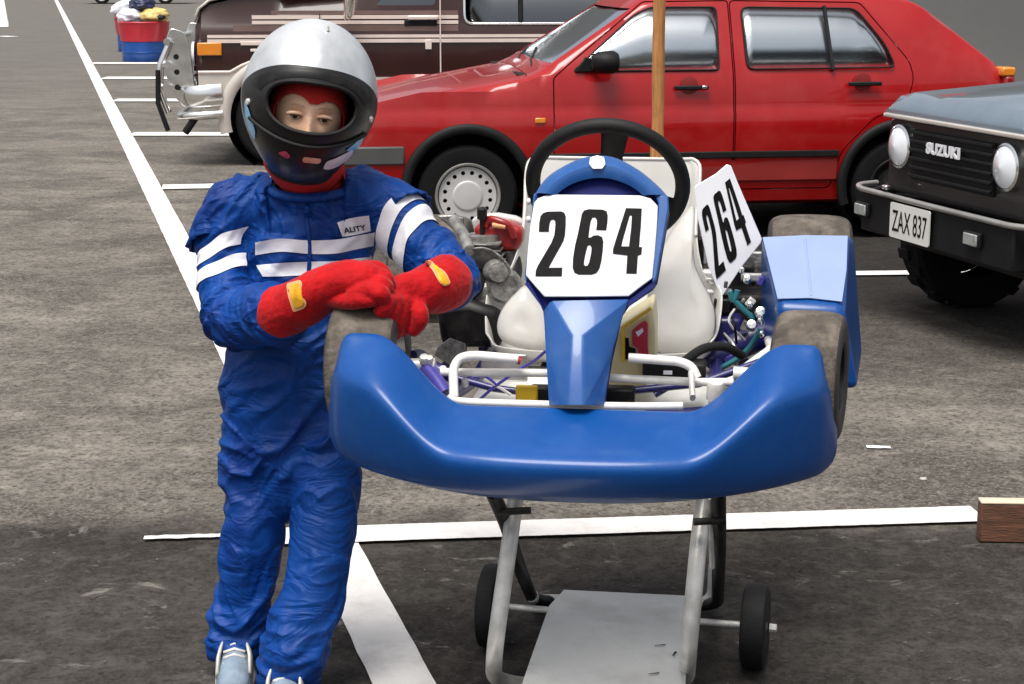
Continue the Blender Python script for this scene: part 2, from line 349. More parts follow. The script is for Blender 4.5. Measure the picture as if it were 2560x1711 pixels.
# ================================================================== SETTING
def asphalt_mat():
    m, t, p = principled('asphalt'); N, L = t.nodes, t.links
    tc = N.new('ShaderNodeTexCoord').outputs['Object']
    def nz(scale, det=6, rough=.6, vec=tc, dist=0.):
        n = N.new('ShaderNodeTexNoise'); n.inputs['Scale'].default_value = scale; n.inputs['Detail'].default_value = det; n.inputs['Roughness'].default_value = rough; n.inputs['Distortion'].default_value = dist; L.new(vec, n.inputs['Vector']); return n.outputs['Fac']
    def ramp(v, a, b, lo=0., hi=1.):
        r = N.new('ShaderNodeMapRange'); r.inputs['From Min'].default_value = a; r.inputs['From Max'].default_value = b; r.inputs['To Min'].default_value = lo; r.inputs['To Max'].default_value = hi; L.new(v, r.inputs['Value']); return r.outputs[0]
    def mix(f, a, b, mode='MIX'):
        x = N.new('ShaderNodeMix'); x.data_type = 'RGBA'; x.blend_type = mode
        if isinstance(f, float): x.inputs['Factor'].default_value = f
        else: L.new(f, x.inputs['Factor'])
        for k, v in (('A', a), ('B', b)):
            if isinstance(v, tuple): x.inputs[k].default_value = (*v, 1)
            else: L.new(v, x.inputs[k])
        return x.outputs['Result']
    def math_(op, a, b):
        x = N.new('ShaderNodeMath'); x.operation = op; x.use_clamp = (op in ('MULTIPLY', 'ADD'))
        for i, v in enumerate((a, b)):
            if isinstance(v, (int, float)): x.inputs[i].default_value = v
            else: L.new(v, x.inputs[i])
        return x.outputs[0]
    mp = N.new('ShaderNodeMapping'); mp.inputs['Scale'].default_value = (.9, 1.1, 1); L.new(tc, mp.inputs['Vector']); st = mp.outputs[0]
    base = mix(ramp(nz(1.3, 9, .68, st, .6), .38, .62), (.105, .094, .081), (.27, .243, .208))
    base = mix(ramp(nz(4.5, 9, .72, st, .5), .47, .62, 0, .5), base, (.085, .076, .066))
    base = mix(ramp(nz(7, 9, .75, tc, .6), .55, .64, 0, .45), base, (.36, .325, .28))          # scuffed, dusty flecks
    base = mix(ramp(nz(30, 8, .85), .48, .60, 0, .65), base, (.036, .031, .028))
    base = mix(ramp(nz(20, 8, .8), .56, .66, 0, .5), base, (.26, .235, .205))
    v = N.new('ShaderNodeTexVoronoi'); v.inputs['Scale'].default_value = 140; L.new(tc, v.inputs['Vector'])
    base = mix(ramp(v.outputs['Color'], .55, .95, 0, .7), base, (.26, .24, .215))
    v2 = N.new('ShaderNodeTexVoronoi'); v2.inputs['Scale'].default_value = 75; L.new(tc, v2.inputs['Vector'])
    base = mix(ramp(v2.outputs['Color'], .60, .9, 0, .6), base, (.040, .035, .031))
    # older, darker resurfaced patch nearer than the painted cross line, pale dusty ground beyond it
    sep = N.new('ShaderNodeSeparateXYZ'); L.new(tc, sep.inputs[0])
    edge = math_('ADD', sep.outputs['Y'], -4.95)
    wob = ramp(nz(3.5, 5), .3, .7, -.10, .10); e2 = N.new('ShaderNodeMath'); e2.operation = 'ADD'; L.new(sep.outputs['Y'], e2.inputs[0]); L.new(wob, e2.inputs[1])
    near = ramp(e2.outputs[0], 4.80, 5.02, 1, 0)
    base = mix(math_('MULTIPLY', near, .80), base, (.021, .0185, .0175))
    base = mix(math_('MULTIPLY', ramp(nz(11, 9, .8, tc, .5), .50, .60, 0, .45), near), base, (.105, .095, .085))
    flecks = ramp(nz(4.2, 9, .72, st, .8), .60, .66, 0, .75); base = mix(math_('MULTIPLY', flecks, near), base, (.22, .205, .185))
    # shade under and around the parked cars, put into the asphalt colour
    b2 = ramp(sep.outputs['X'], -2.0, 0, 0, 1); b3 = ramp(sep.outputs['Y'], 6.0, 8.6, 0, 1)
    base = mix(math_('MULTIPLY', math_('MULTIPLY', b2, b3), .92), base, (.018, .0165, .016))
    b4 = ramp(sep.outputs['Y'], 12, 30, 0, .8); base = mix(b4, base, (.14, .133, .122))
    L.new(base, p.inputs['Base Color']); setc(p, 'Roughness', .9); setc(p, 'Specular IOR Level', .12)
    bmp = N.new('ShaderNodeBump'); bmp.inputs['Strength'].default_value = .55; bmp.inputs['Distance'].default_value = .012
    h = math_('ADD', nz(85, 5, .7), ramp(nz(12, 8, .8), .3, .7, 0, 1.)); L.new(h, bmp.inputs['Height']); L.new(bmp.outputs[0], p.inputs['Normal'])
    return m
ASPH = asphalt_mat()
def paint_mat():
    m = mat('road_paint', (.80, .775, .75), .7, var=.05, vscale=12, bump=.2, bscale=90, dirt=(.45, .42, .39), dscale=11, damount=.40)
    return m
RPAINT = paint_mat()
# ground: one sheet, gently uneven close by
def ground():
    xs = [-300, -80, -30, -12]+[-6+.15*i for i in range(81)]+[12, 30, 80, 300]
    ys = [-30, -5, 0]+[2+.15*i for i in range(61)]+[14, 20, 40, 100, 380]
    V = []; nx = len(xs)
    for y in ys:
        for x in xs:
            z = 0
            if -6 <= x <= 6 and 2 < y < 11: z = -.004*abs(noise.noise(Vector((x*.9, y*.9, 0))))
            V.append((x, y, z-.001))
    F = [(j*nx+i, j*nx+i+1, (j+1)*nx+i+1, (j+1)*nx+i) for j in range(len(ys)-1) for i in range(nx-1)]
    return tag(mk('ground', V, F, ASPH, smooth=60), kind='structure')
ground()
def strip(a, b, wd, name='painted_line', zz=.004, rag=.003):
    """painted line from ground point a to b with slightly ragged edges"""
    a, b = Vector((a[0], a[1], 0)), Vector((b[0], b[1], 0)); d = (b-a); n = max(2, int(d.length/.018)); n = min(n, 900)
    s = Vector((-d.y, d.x, 0)).normalized()*wd/2; V = []; F = []
    for i in range(n+1):
        c = a+d*i/n; r1 = 1+random.uniform(-1, 1)*rag/wd; r2 = 1+random.uniform(-1, 1)*rag/wd
        V += [c+s*r1+Vector((0, 0, zz)), c-s*r2+Vector((0, 0, zz))]
        if i: F.append((2*i-2, 2*i-1, 2*i+1, 2*i))
    return tag(mk(name, V, F, RPAINT), kind='structure')
# long guide line
A, B = gr(128, 0), gr(925, 1568)
dirL = (B-A).normalized()
strip(A-dirL*8, B+dirL*1.2, .14)
# stall lines (cross lines); YAW of the parking rows
def cross_line(y, x0, x1, slope_, wd=.13, zz=.0085):
    xm = x0; p = gr(x0, y); q = gr(x1, y+slope_*(x1-x0)); return strip(p, q, wd, 'stall_line', zz)
cross_line(1237, 560, 2242, -.0325, .145)
strip(gr(330, 1238), gr(560, 1231), .03, 'stall_line', .0085, .008)
cross_line(431, 372, 2346, -.02, .26)
cross_line(635, 1500, 2300, -.012, .12)
cross_line(309, 300, 2400, 0, .34)
cross_line(231, 262, 2400, 0, .40)
cross_line(180, 236, 2400, 0.0, .5)
cross_line(146, 210, 1200, 0.0, .4)
strip(gr(2, 0), gr(8, 62), .25, 'edge_line', .004, .04)
strip(gr(2, 85), gr(30, 84), .5, 'edge_line', .0085, .04)
strip(gr(1985, 1026), gr(2040, 1027), .03, 'paint_scrap', .004, .006)
# pebbles and loose chips
def pebbles():
    V, F = [], []
    for i in range(420):
        x = random.uniform(60, 2340); y = random.uniform(880, 1660) if i % 3 else random.uniform(560, 900)
        c = gr(x, y); r = random.choice((.002, .0025, .003, .0035, .005))*random.uniform(.7, 1.2)
        base = len(V); ph = random.random()*6
        for k in range(5): V.append(c+Vector((cos(ph+k*1.257)*r*random.uniform(.7, 1.3), sin(ph+k*1.257)*r*random.uniform(.7, 1.3), .0005)))
        for k in range(5): V.append(c+Vector((cos(ph+k*1.257)*r*.6, sin(ph+k*1.257)*r*.6, r*.6)))
        for k in range(5): F.append((base+k, base+(k+1) % 5, base+5+(k+1) % 5, base+5+k))
        F.append(tuple(base+5+k for k in range(5)))
    m = mat('pebble_stone', (.10, .092, .084), .85, var=.6, vscale=3)
    tag(mk('loose_pebbles', V, F, m), 'scattered grey chips and small pebbles on the asphalt', 'pebbles', kind='stuff')
pebbles()
tagst = None
def stone(c, r, nm, lab):
    V, F = [], []
    bm = bmesh.new(); bmesh.ops.create_icosphere(bm, subdivisions=2, radius=r)
    for v in bm.verts: v.co *= 1+.25*noise.noise(v.co*(2/r)); v.co.z *= .5; v.co += Vector(c)+Vector((0, 0, r*.3))
    V = [v.co.copy() for v in bm.verts]; F = [[v.index for v in f.verts] for f in bm.faces]; bm.free()
    return tag(mk(nm, V, F, MATS['pebble_pale'], smooth=60), lab, 'stone')
mat('pebble_pale', (.50, .48, .44), .8, var=.2)
stone(gr(2115, 1100), .012, 'stone', 'small pale stone lying alone right of the kart front wheel')
stone(gr(1568, 1392-20), .010, 'stone', 'tiny pale stone on the ground behind the trolley tray')
# timber beam at right edge
P0 = gr(2243, 1243); tb = empty('timber_beam', P0, label='brown timber plank standing on edge at the right end of the painted line', cat='plank')
a = P0; dx = Vector((.98, -.045, 0)).normalized()*1.1; dyv = Vector((.045, .98, 0)).normalized()*.045
prism_o('plank_board', [a, a+dx, a+dx+Vector((0, 0, .112)), a+Vector((0, 0, .112))], dyv, PLANK, tb, bevel=.004)
q = a-dyv*.02+Vector((0, 0, .1125)); prism_o('cut_edge', [q, q+dx, q+dx+dyv*1.05, q+dyv*1.05], (0, 0, .006), PLANK_T, tb, bevel=.002)
# wall behind (right), seen past and through the red car
def wall():
    r = empty('rendered_wall', (3, 17.2, 0), radians(4), 'plain grey rendered wall behind the red hatchback', 'wall')
    T = ROOT[r.name]
    box('wall_face', (4, .15, 1.6), (16, .3, 3.2), GREYW, r, T, bevel=.01)
    box('coping', (4, .15, 3.26), (16.1, .4, .12), GREYW, r, T, bevel=.01)
wall()
# ================================================================== VEHICLES
def lerp_tab(tab, x):
    if x <= tab[0][0]: return tab[0][1]
    for (a, b), (c, d) in zip(tab, tab[1:]):
        if x <= c: return b+(d-b)*(x-a)/(c-a)
    return tab[-1][1]
def loft_body(name, xs, half, mat_, parent, T, thick=.016, caps=True):
    """half(x) -> list of (y>=0, z) bottom centre to top centre; mirrored"""
    V, F = [], []; n = None
    for x in xs:
        h = half(x); ring = [(-y, z) for y, z in h]+[(y, z) for y, z in reversed(h[1:-1])]
        n = len(ring)
        for y, z in ring: V.append((x, y, z))
    for i in range(len(xs)-1):
        for j in range(n):
            k = (j+1) % n; F.append((i*n+j, i*n+k, (i+1)*n+k, (i+1)*n+j))
    if caps:
        F.append(tuple(range(n))); F.append(tuple((len(xs)-1)*n+j for j in reversed(range(n))))
    o = mk(name, V, F, mat_, parent, T, smooth=40)
    s = o.modifiers.new('s', 'SOLIDIFY'); s.thickness = thick; s.offset = -1
    apply_mods(o)
    return o
def frange(a, b, n): return [a+(b-a)*i/n for i in range(n+1)]
def off_poly(P, d):
    n = len(P); out = []
    area = sum(P[i][0]*P[(i+1) % n][1]-P[(i+1) % n][0]*P[i][1] for i in range(n)); sg = 1 if area > 0 else -1
    for i in range(n):
        a, b, c = Vector(P[i-1]), Vector(P[i]), Vector(P[(i+1) % n])
        n1 = Vector(((b-a).y, -(b-a).x)).normalized()*sg; n2 = Vector(((c-b).y, -(c-b).x)).normalized()*sg
        m = (n1+n2)
        if m.length < 1e-4: m = n1
        m.normalize(); k = d/max(.35, m.dot(n1)); out.append((b.x+m.x*k, b.y+m.y*k))
    return out
def round_poly(P, r, n=4):
    out = []; m = len(P)
    for i in range(m):
        a, b, c = Vector(P[i-1]), Vector(P[i]), Vector(P[(i+1) % m])
        d = min(r, (a-b).length*.45, (c-b).length*.45); s = b+(a-b).normalized()*d; e = b+(c-b).normalized()*d
        for k in range(n+1):
            t = k/n; q = s*(1-t)**2+b*2*t*(1-t)+e*t*t; out.append((q.x, q.y))
    return out
def yprism(P, y0, y1, T, parent=None):
    """(x,z) outline extruded from y0 to y1 in frame T -> cutter object"""
    V, F = prism([(x, y0, z) for x, z in P], (0, y1-y0, 0)); return mk('cutter', V, F, None, parent, T)
def dup_obj(o, name=None, m=None):
    c = o.copy(); c.data = o.data.copy(); COL.objects.link(c)
    if name: c.name = name
    if m: c.data.materials.clear(); c.data.materials.append(m)
    ROOT[c.name] = ROOT[o.name]; return c
def wheel(parent, T, c, r, width, sy, style='holes'):
    """road wheel; axis along y; sy=-1 faces the viewer"""
    ax = (0, sy, 0); hw = width/2
    prof = [(r*.62, -hw*.9), (r*.80, -hw), (r*.93, -hw*.95), (r, -hw*.7), (r, hw*.7), (r*.93, hw*.95), (r*.80, hw), (r*.66, hw*.93), (r*.655, hw*.6)]
    t = lathe_o('wheel', prof, c, ax, RUB, parent, T, 64)
    lathe_o('rim_lip', [(r*.665, hw*.90), (r*.645, hw*.99), (r*.61, hw*.97), (r*.595, hw*.75), (r*.57, hw*.62)], c, ax, RIM_D if style != 'dark' else BLACK_M, t, T, 64)
    c = Vector(c)
    if style == 'holes':
        R = r*.575
        def ring(rad, n, cx=0, cy=0): return [(cx+cos(2*pi*i/n)*rad, cy+sin(2*pi*i/n)*rad) for i in range(n)]
        cont = [ring(R, 64), ring(R*.5, 40)]+[ring(R*.075, 10, cos(a)*R*.80, sin(a)*R*.80) for a in [2*pi*(k+.5)/16 for k in range(16)]]
        flat_shape('hub_disc', cont, lambda x, y, h: T @ (c+Vector((x, sy*(hw*.72+h), y))), WH_STEEL, t, .006)
        lathe_o('disc_edge', [(R*1.0, hw*.70), (R*.985, hw*.76), (R*.93, hw*.75)], c, ax, WH_STEEL, t, T, 64)
        lathe_o('hub_cap', [(R*.53, hw*.7), (R*.52, hw*.80), (R*.49, hw*.84), (R*.44, hw*.845), (0.0001, hw*.87)], c, ax, WH_STEEL, t, T, 48)
    elif style == 'dark':
        lathe_o('hub_disc', [(r*.58, hw*.6), (r*.45, hw*.4), (r*.3, hw*.6), (.0001, hw*.6)], c, ax, BLACK_M, t, T, 40)
    else:
        lathe_o('hub_disc', [(r*.58, hw*.6), (r*.45, hw*.5), (r*.3, hw*.75), (r*.12, hw*.8), (.0001, hw*.85)], c, ax, WH_STEEL, t, T, 40)
    lathe_o('drum', [(r*.57, hw*.1), (0.0001, hw*.1)], c, ax, BLACK_M, t, T, 24)
    return t
# ------------------------------------------------------------------ red hatchback
def golf():
    yaw = radians(7.5); W = gr(1072, 563); R2 = Matrix.Rotation(yaw, 4, 'Z')
    org = W - R2 @ Vector((.82, -.80, 0)); org.z = 0
    r = empty('parked_car', org, yaw, 'red four door hatchback with black wheel arches parked behind the kart', 'car')
    T = ROOT[r.name]
    top = [(0, .50), (.02, .66), (.06, .735), (.14, .765), (.6, .865), (1.0, .935), (1.17, .965), (1.26, 1.0), (1.86, 1.385), (2.0, 1.405), (2.4, 1.42), (3.1, 1.405), (3.36, 1.395), (3.47, 1.385), (3.55, 1.35), (4.0, 1.0), (4.03, .97), (4.065, .86), (4.085, .5)]
    wid = [(0, .90), (.06, .95), (.25, .99), (.8, 1.0), (2.0, 1.005), (3.2, .995), (3.7, .975), (4.04, .94), (4.085, .90)]
    def half(x):
        t = lerp_tab(top, x); k = lerp_tab(wid, x)
        low = .20 if .12 < x < 3.95 else .26
        zb = min(.965, t-.028)
        # upper side: tumblehome
        up = max(0, t-1.0); yr = .785-up*.44
        P = [(0, low), (.70, low), (.785, low+.03), (.812, .36), (.826, .52), (.830, .66), (.829, .742), (.818, .760), (.815, .80), (.806, .88), (.785, zb)]
        z1 = t-.035 if up > .05 else zb+.010
        if up > .02: P += [((.785+yr)/2+.004, (zb+z1)/2), (yr, z1), (yr-.035, t-.010), (yr-.16, t+.008), (.3, t+.018), (0, t+.022)]
        else: P += [(.775, zb+.006), (.755, t-.014), (.70, t-.004), (.55, t+.006), (.3, t+.014), (0, t+.018)]
        q = []
        for y, z in P: q.append((y*k, min(z, t+.022) if z > .5 else z))
        # straight interpolation keeps creases, add midpoints for curvature
        return q
    xs = sorted(set([0, .02, .04, .06, .10, .14]+[round(.2+.06*i, 3) for i in range(16)]+[1.12, 1.17, 1.20, 1.23, 1.26]+[round(1.3+.05*i, 3) for i in range(12)]+[1.86, 1.92, 2.0]+[round(2.1+.1*i, 3) for i in range(11)]+[3.15, 3.2, 3.28, 3.36, 3.40, 3.47, 3.50, 3.55]+[round(3.60+.06*i, 3) for i in range(7)]+[4.0, 4.01, 4.03, 4.05, 4.065, 4.085]))
    body = loft_body('body_shell', xs, half, RED_CAR, r, T)
    # cutters
    wf = round_poly([(1.42, .985), (2.285, .985), (2.295, 1.345), (1.90, 1.345), (1.80, 1.30)], .035)
    wr = round_poly([(2.445, .988), (3.345, .992), (3.29, 1.13), (3.13, 1.335), (2.435, 1.345)], .05)
    wins = [yprism(p, -1.0, 1.0, T, r) for p in (wf, wr)]
    arches = [mk('cutter', *prism([(ax+cos(a)*.345, -1, .315+sin(a)*.345) for a in [2*pi*i/48 for i in range(48)]], (0, .45, 0)), None, r, T) for ax in (.82, 3.38)]
    arches2 = [mk('cutter', *prism([(ax+cos(a)*.345, .55, .315+sin(a)*.345) for a in [2*pi*i/48 for i in range(48)]], (0, .45, 0)), None, r, T) for ax in (.82, 3.38)]
    ws = mk('cutter', [(1.02, -.70, 1.03), (1.02, .70, 1.03), (1.02, .585, 1.335), (1.02, -.585, 1.335), (1.95, -.70, 1.03), (1.95, .70, 1.03), (1.95, .585, 1.335), (1.95, -.585, 1.335)], [(0, 1, 2, 3), (4, 7, 6, 5), (0, 4, 5, 1), (1, 5, 6, 2), (2, 6, 7, 3), (3, 7, 4, 0)], None, r, T)
    rw = mk('cutter', [(3.25, -.60, 1.04), (3.25, .60, 1.04), (3.25, .50, 1.29), (3.25, -.50, 1.29), (4.1, -.60, 1.04), (4.1, .60, 1.04), (4.1, .50, 1.29), (4.1, -.50, 1.29)], [(0, 1, 2, 3), (4, 7, 6, 5), (0, 4, 5, 1), (1, 5, 6, 2), (2, 6, 7, 3), (3, 7, 4, 0)], None, r, T)
    glassbase = dup_obj(body)
    # glass = original shell cut to slightly larger windows, moved inward
    def pane(name, poly, m, y0=-1.0, y1=-.3, inset=.008):
        c = yprism(off_poly(poly, .012), y0, y1, T, r); g = dup_obj(glassbase, name, m); boolean(g, [c], 'INTERSECT'); kill(c)
        for v in g.data.vertices: v.co.y += -inset*(1 if v.co.y > 0 else -1)
        g.parent = r; return g
    g1 = pane('side_window', wf, GLS); g2 = pane('side_window', wr, GLS)
    g3 = pane('far_window', wf, GLS, .3, 1.0); g4 = pane('far_window', wr, GLS, .3, 1.0)
    w1 = dup_obj(glassbase, 'windscreen', GLS_W); c = dup_obj(ws); c.scale = (1, 1.015, 1); boolean(w1, [c], 'INTERSECT'); kill(c)
    for v in w1.data.vertices: v.co.z -= .010
    w2 = dup_obj(glassbase, 'rear_screen', GLS_D); boolean(w2, [rw], 'INTERSECT')
    for v in w2.data.vertices: v.co.z -= .010
    # rubber seals round the side windows
    for g, poly in ((g1, wf), (g2, wr)):
        P = []
        for x, z in off_poly(poly, -.004):
            t = max(0, (z-.965))/.385; y = -(.792-t*.166)-.004; P.append(Vector((x, y, z)))
        tube('window_seal', P, .0055, BLK_TRIM, r, T, 8, closed=True)
    # doors
    fd = round_poly([(1.315, .30), (1.315, .95), (1.40, 1.02), (1.865, 1.372), (2.365, 1.378), (2.365, .30)], .02, 2)
    rd = round_poly([(2.375, .30), (2.375, 1.378), (3.16, 1.365), (3.43, 1.03), (3.45, .93), (3.41, .80), (3.20, .70), (3.02, .52), (2.955, .30)], .03, 3)
    for nm, poly in (('front_door', fd), ('rear_door', rd)):
        c = yprism(off_poly(poly, -.0035), -1.0, -.45, T, r); d = dup_obj(body, nm); boolean(d, [c]+[], 'INTERSECT'); boolean(d, wins+arches, 'DIFFERENCE'); kill(c); d.parent = r
        smooth_mesh(d.data, 35)
        c = yprism(off_poly(poly, .0035), -1.0, -.45, T, r); boolean(body, [c], 'DIFFERENCE'); kill(c)
        for p in (1,):
            pass
        nmh = [(2.10, .905)] if nm == 'front_door' else [(3.13, .918)]
        for hx, hz in nmh:
            y = -.812
            lathe_o('handle_recess', [(.0001, .002), (.04, .0015), (.052, .0)], (hx, y-.004, hz), (0, -1, 0), RED_SILL, d, T, 20)
            box('door_handle', (hx+.01, y-.020, hz-.012), (.20, .022, .024), BLK_TRIM, d, T, bevel=.006)
            box('lock_button', (hx+.085, y-.030, hz-.010), (.03, .012, .02), CHROME if nm == 'front_door' else BLK_TRIM, d, T, bevel=.005)
    # bonnet
    c = mk('cutter', *boxv((.66, 0, .9), (1.02, 1.42, .35)), None, r, T); bn = dup_obj(body, 'bonnet'); boolean(bn, [c], 'INTERSECT'); kill(c)
    c = mk('cutter', *boxv((.66, 0, .9), (1.03, 1.43, .35)), None, r, T)
    # keep only the top skin out of the body: the box starts above the fender
    c2 = c; boolean(body, [c2], 'DIFFERENCE'); kill(c)
    for o in (bn,): smooth_mesh(o.data, 35)
    boolean(body, wins+arches+arches2+[ws, rw], 'DIFFERENCE'); smooth_mesh(body.data, 35)
    kill(glassbase, ws, rw, *wins, *arches, *arches2)
    # bonnet edge highlight ridge, wheel arch flares, liners
    for ax in (.82, 3.38):
        P = []
        for i in range(33):
            a = radians(-18+216*i/32); P.append(Vector((ax+cos(a)*.358, -.832, .315+sin(a)*.358)))
        tube('wheel_arch_flare', P, [(.020, .030)]*len(P), BLK_TRIM, r, T, 10, side=(0, -1, 0))
        lathe_o('arch_liner', [(.35, 0), (.35, .42), (.05, .42)], (ax, -.80, .315), (0, 1, 0), BLK_TRIM, r, T, 40)
    for ax in (.82, 3.38):
        wheel(r, T, (ax, -.735, .288), .288, .18, -1, 'holes' if ax < 1 else 'dark')  # rear rim blackened: the shade around it is put into its colour
        wheel(r, T, (ax, .735, .288), .288, .18, 1, 'plain')
    # trims: rub strip under doors, sills, bumper
    box('sill_trim', (2.09, -.828, .505), (1.82, .014, .040), BLK_TRIM, r, T, bevel=.006)
    box('sill_trim', (3.80, -.80, .505), (.22, .03, .055), BLK_TRIM, r, T, bevel=.006)
    box('sill', (2.09, -.806, .41), (1.82, .03, .13), RED_SILL, r, T, bevel=.01)
    for z, hgt in ((.525, .10),):
        box('bumper_return', (.27, -.815, z), (.38, .034, .105), GREY_TRIM, r, T, bevel=.010)
        P = [Vector((.16, -.80, z)), Vector((.12, -.805, z)), Vector((.03, -.80, z)), Vector((-.06, -.70, z)), Vector((-.09, -.3, z)), Vector((-.09, .3, z)), Vector((-.06, .7, z)), Vector((.2, .81, z))]
        tube('front_bumper', cat(P, 5), [(.020, .058)]*(7*5+1), GREY_TRIM, r, T, 12, side=(0, -1, 0))
    P = [Vector((3.74, -.80, .52)), Vector((4.0, -.80, .52)), Vector((4.13, -.68, .52)), Vector((4.16, 0, .52)), Vector((4.13, .68, .52))]
    tube('rear_bumper', cat(P, 5), [(.035, .065)]*21, GREY_TRIM, r, T, 12, side=(0, -1, 0))
    box('front_valance', (.28, -.77, .36), (.36, .03, .16), RED_SILL, r, T, bevel=.01)
    box('side_marker', (1.235, -.834, .715), (.06, .012, .03), ORANGE, r, T, bevel=.005)
    box('tail_lamp', (4.035, -.70, .86), (.07, .20, .17), RED_P, r, T, bevel=.02)
    box('rear_indicator', (4.025, -.735, .965), (.085, .13, .055), ORANGE, r, T, bevel=.012)
    # window divider, mirror, wiper
    P = [Vector((2.955, -.797, .985)), Vector((2.935, -.640, 1.345))]
    tube('window_divider', P, .013, BLK_TRIM, r, T, 6)
    P = [(1.44, .985), (1.56, .985), (1.56, 1.05), (1.50, 1.07)]
    prism_o('mirror_base', [(x, -.80, z) for x, z in P], (0, .03, 0), BLK_TRIM, r, T, bevel=.005)
    V, F = sweep([Vector((1.52, -.90, 1.045)), Vector((1.57, -.90, 1.045)), Vector((1.64, -.90, 1.045)), Vector((1.665, -.90, 1.045))], [(.03, .045), (.075, .062), (.078, .064), (.06, .05)], 16, side=(0, -1, 0))
    mi = mk('door_mirror', V, F, BLK_TRIM, r, T, smooth=50)
    tube('mirror_arm', [(1.54, -.80, 1.02), (1.57, -.86, 1.03)], .018, BLK_TRIM, r, T, 8)
    tube('wiper_arm', [(1.24, -.45, .995), (1.27, -.2, 1.02), (1.36, .2, 1.075)], .008, BLK_TRIM, r, T, 6)
    tube('wiper_arm', [(1.24, .1, .995), (1.27, .3, 1.02), (1.36, .6, 1.06)], .008, BLK_TRIM, r, T, 6)
    box('scuttle', (1.185, 0, .955), (.12, 1.3, .03), BLK_TRIM, r, T, bevel=.008)
    box('light_strip_dust', (2.9, -.827, .765), (.001, .001, .001), RED_CAR, r, T, bevel=0)
    kill(bpy.data.objects['light_strip_dust'])
    # interior
    for sx, w_ in ((1.95, .5), (2.85, 1.2)):
        for sy in ((-.36, .36) if w_ < 1 else (0,)):
            box('car_seat', (sx, sy, .55), (.5, w_, .16), RUBB, r, T, bevel=.04)
            box('seat_back', (sx+.27, sy, .80), (.13, w_, .50), RUBB, r, T, rot=Matrix.Rotation(radians(14), 3, 'Y'), bevel=.04)
            if w_ < 1: box('head_rest', (sx+.36, sy, 1.16), (.08, .26, .16), RUBB, r, T, bevel=.03)
    box('dashboard', (1.45, 0, .88), (.35, 1.4, .16), BLK_TRIM, r, T, bevel=.03)
    tube('steering_wheel', [Vector((1.72+.05*sin(a), -.36+.19*cos(a), .93+.18*sin(a))) for a in [2*pi*i/24 for i in range(24)]], .014, BLK_TRIM, r, T, 8, closed=True)
    box('floor_pan', (2.0, 0, .28), (3.4, 1.3, .04), BLK_TRIM, r, T)
golf()
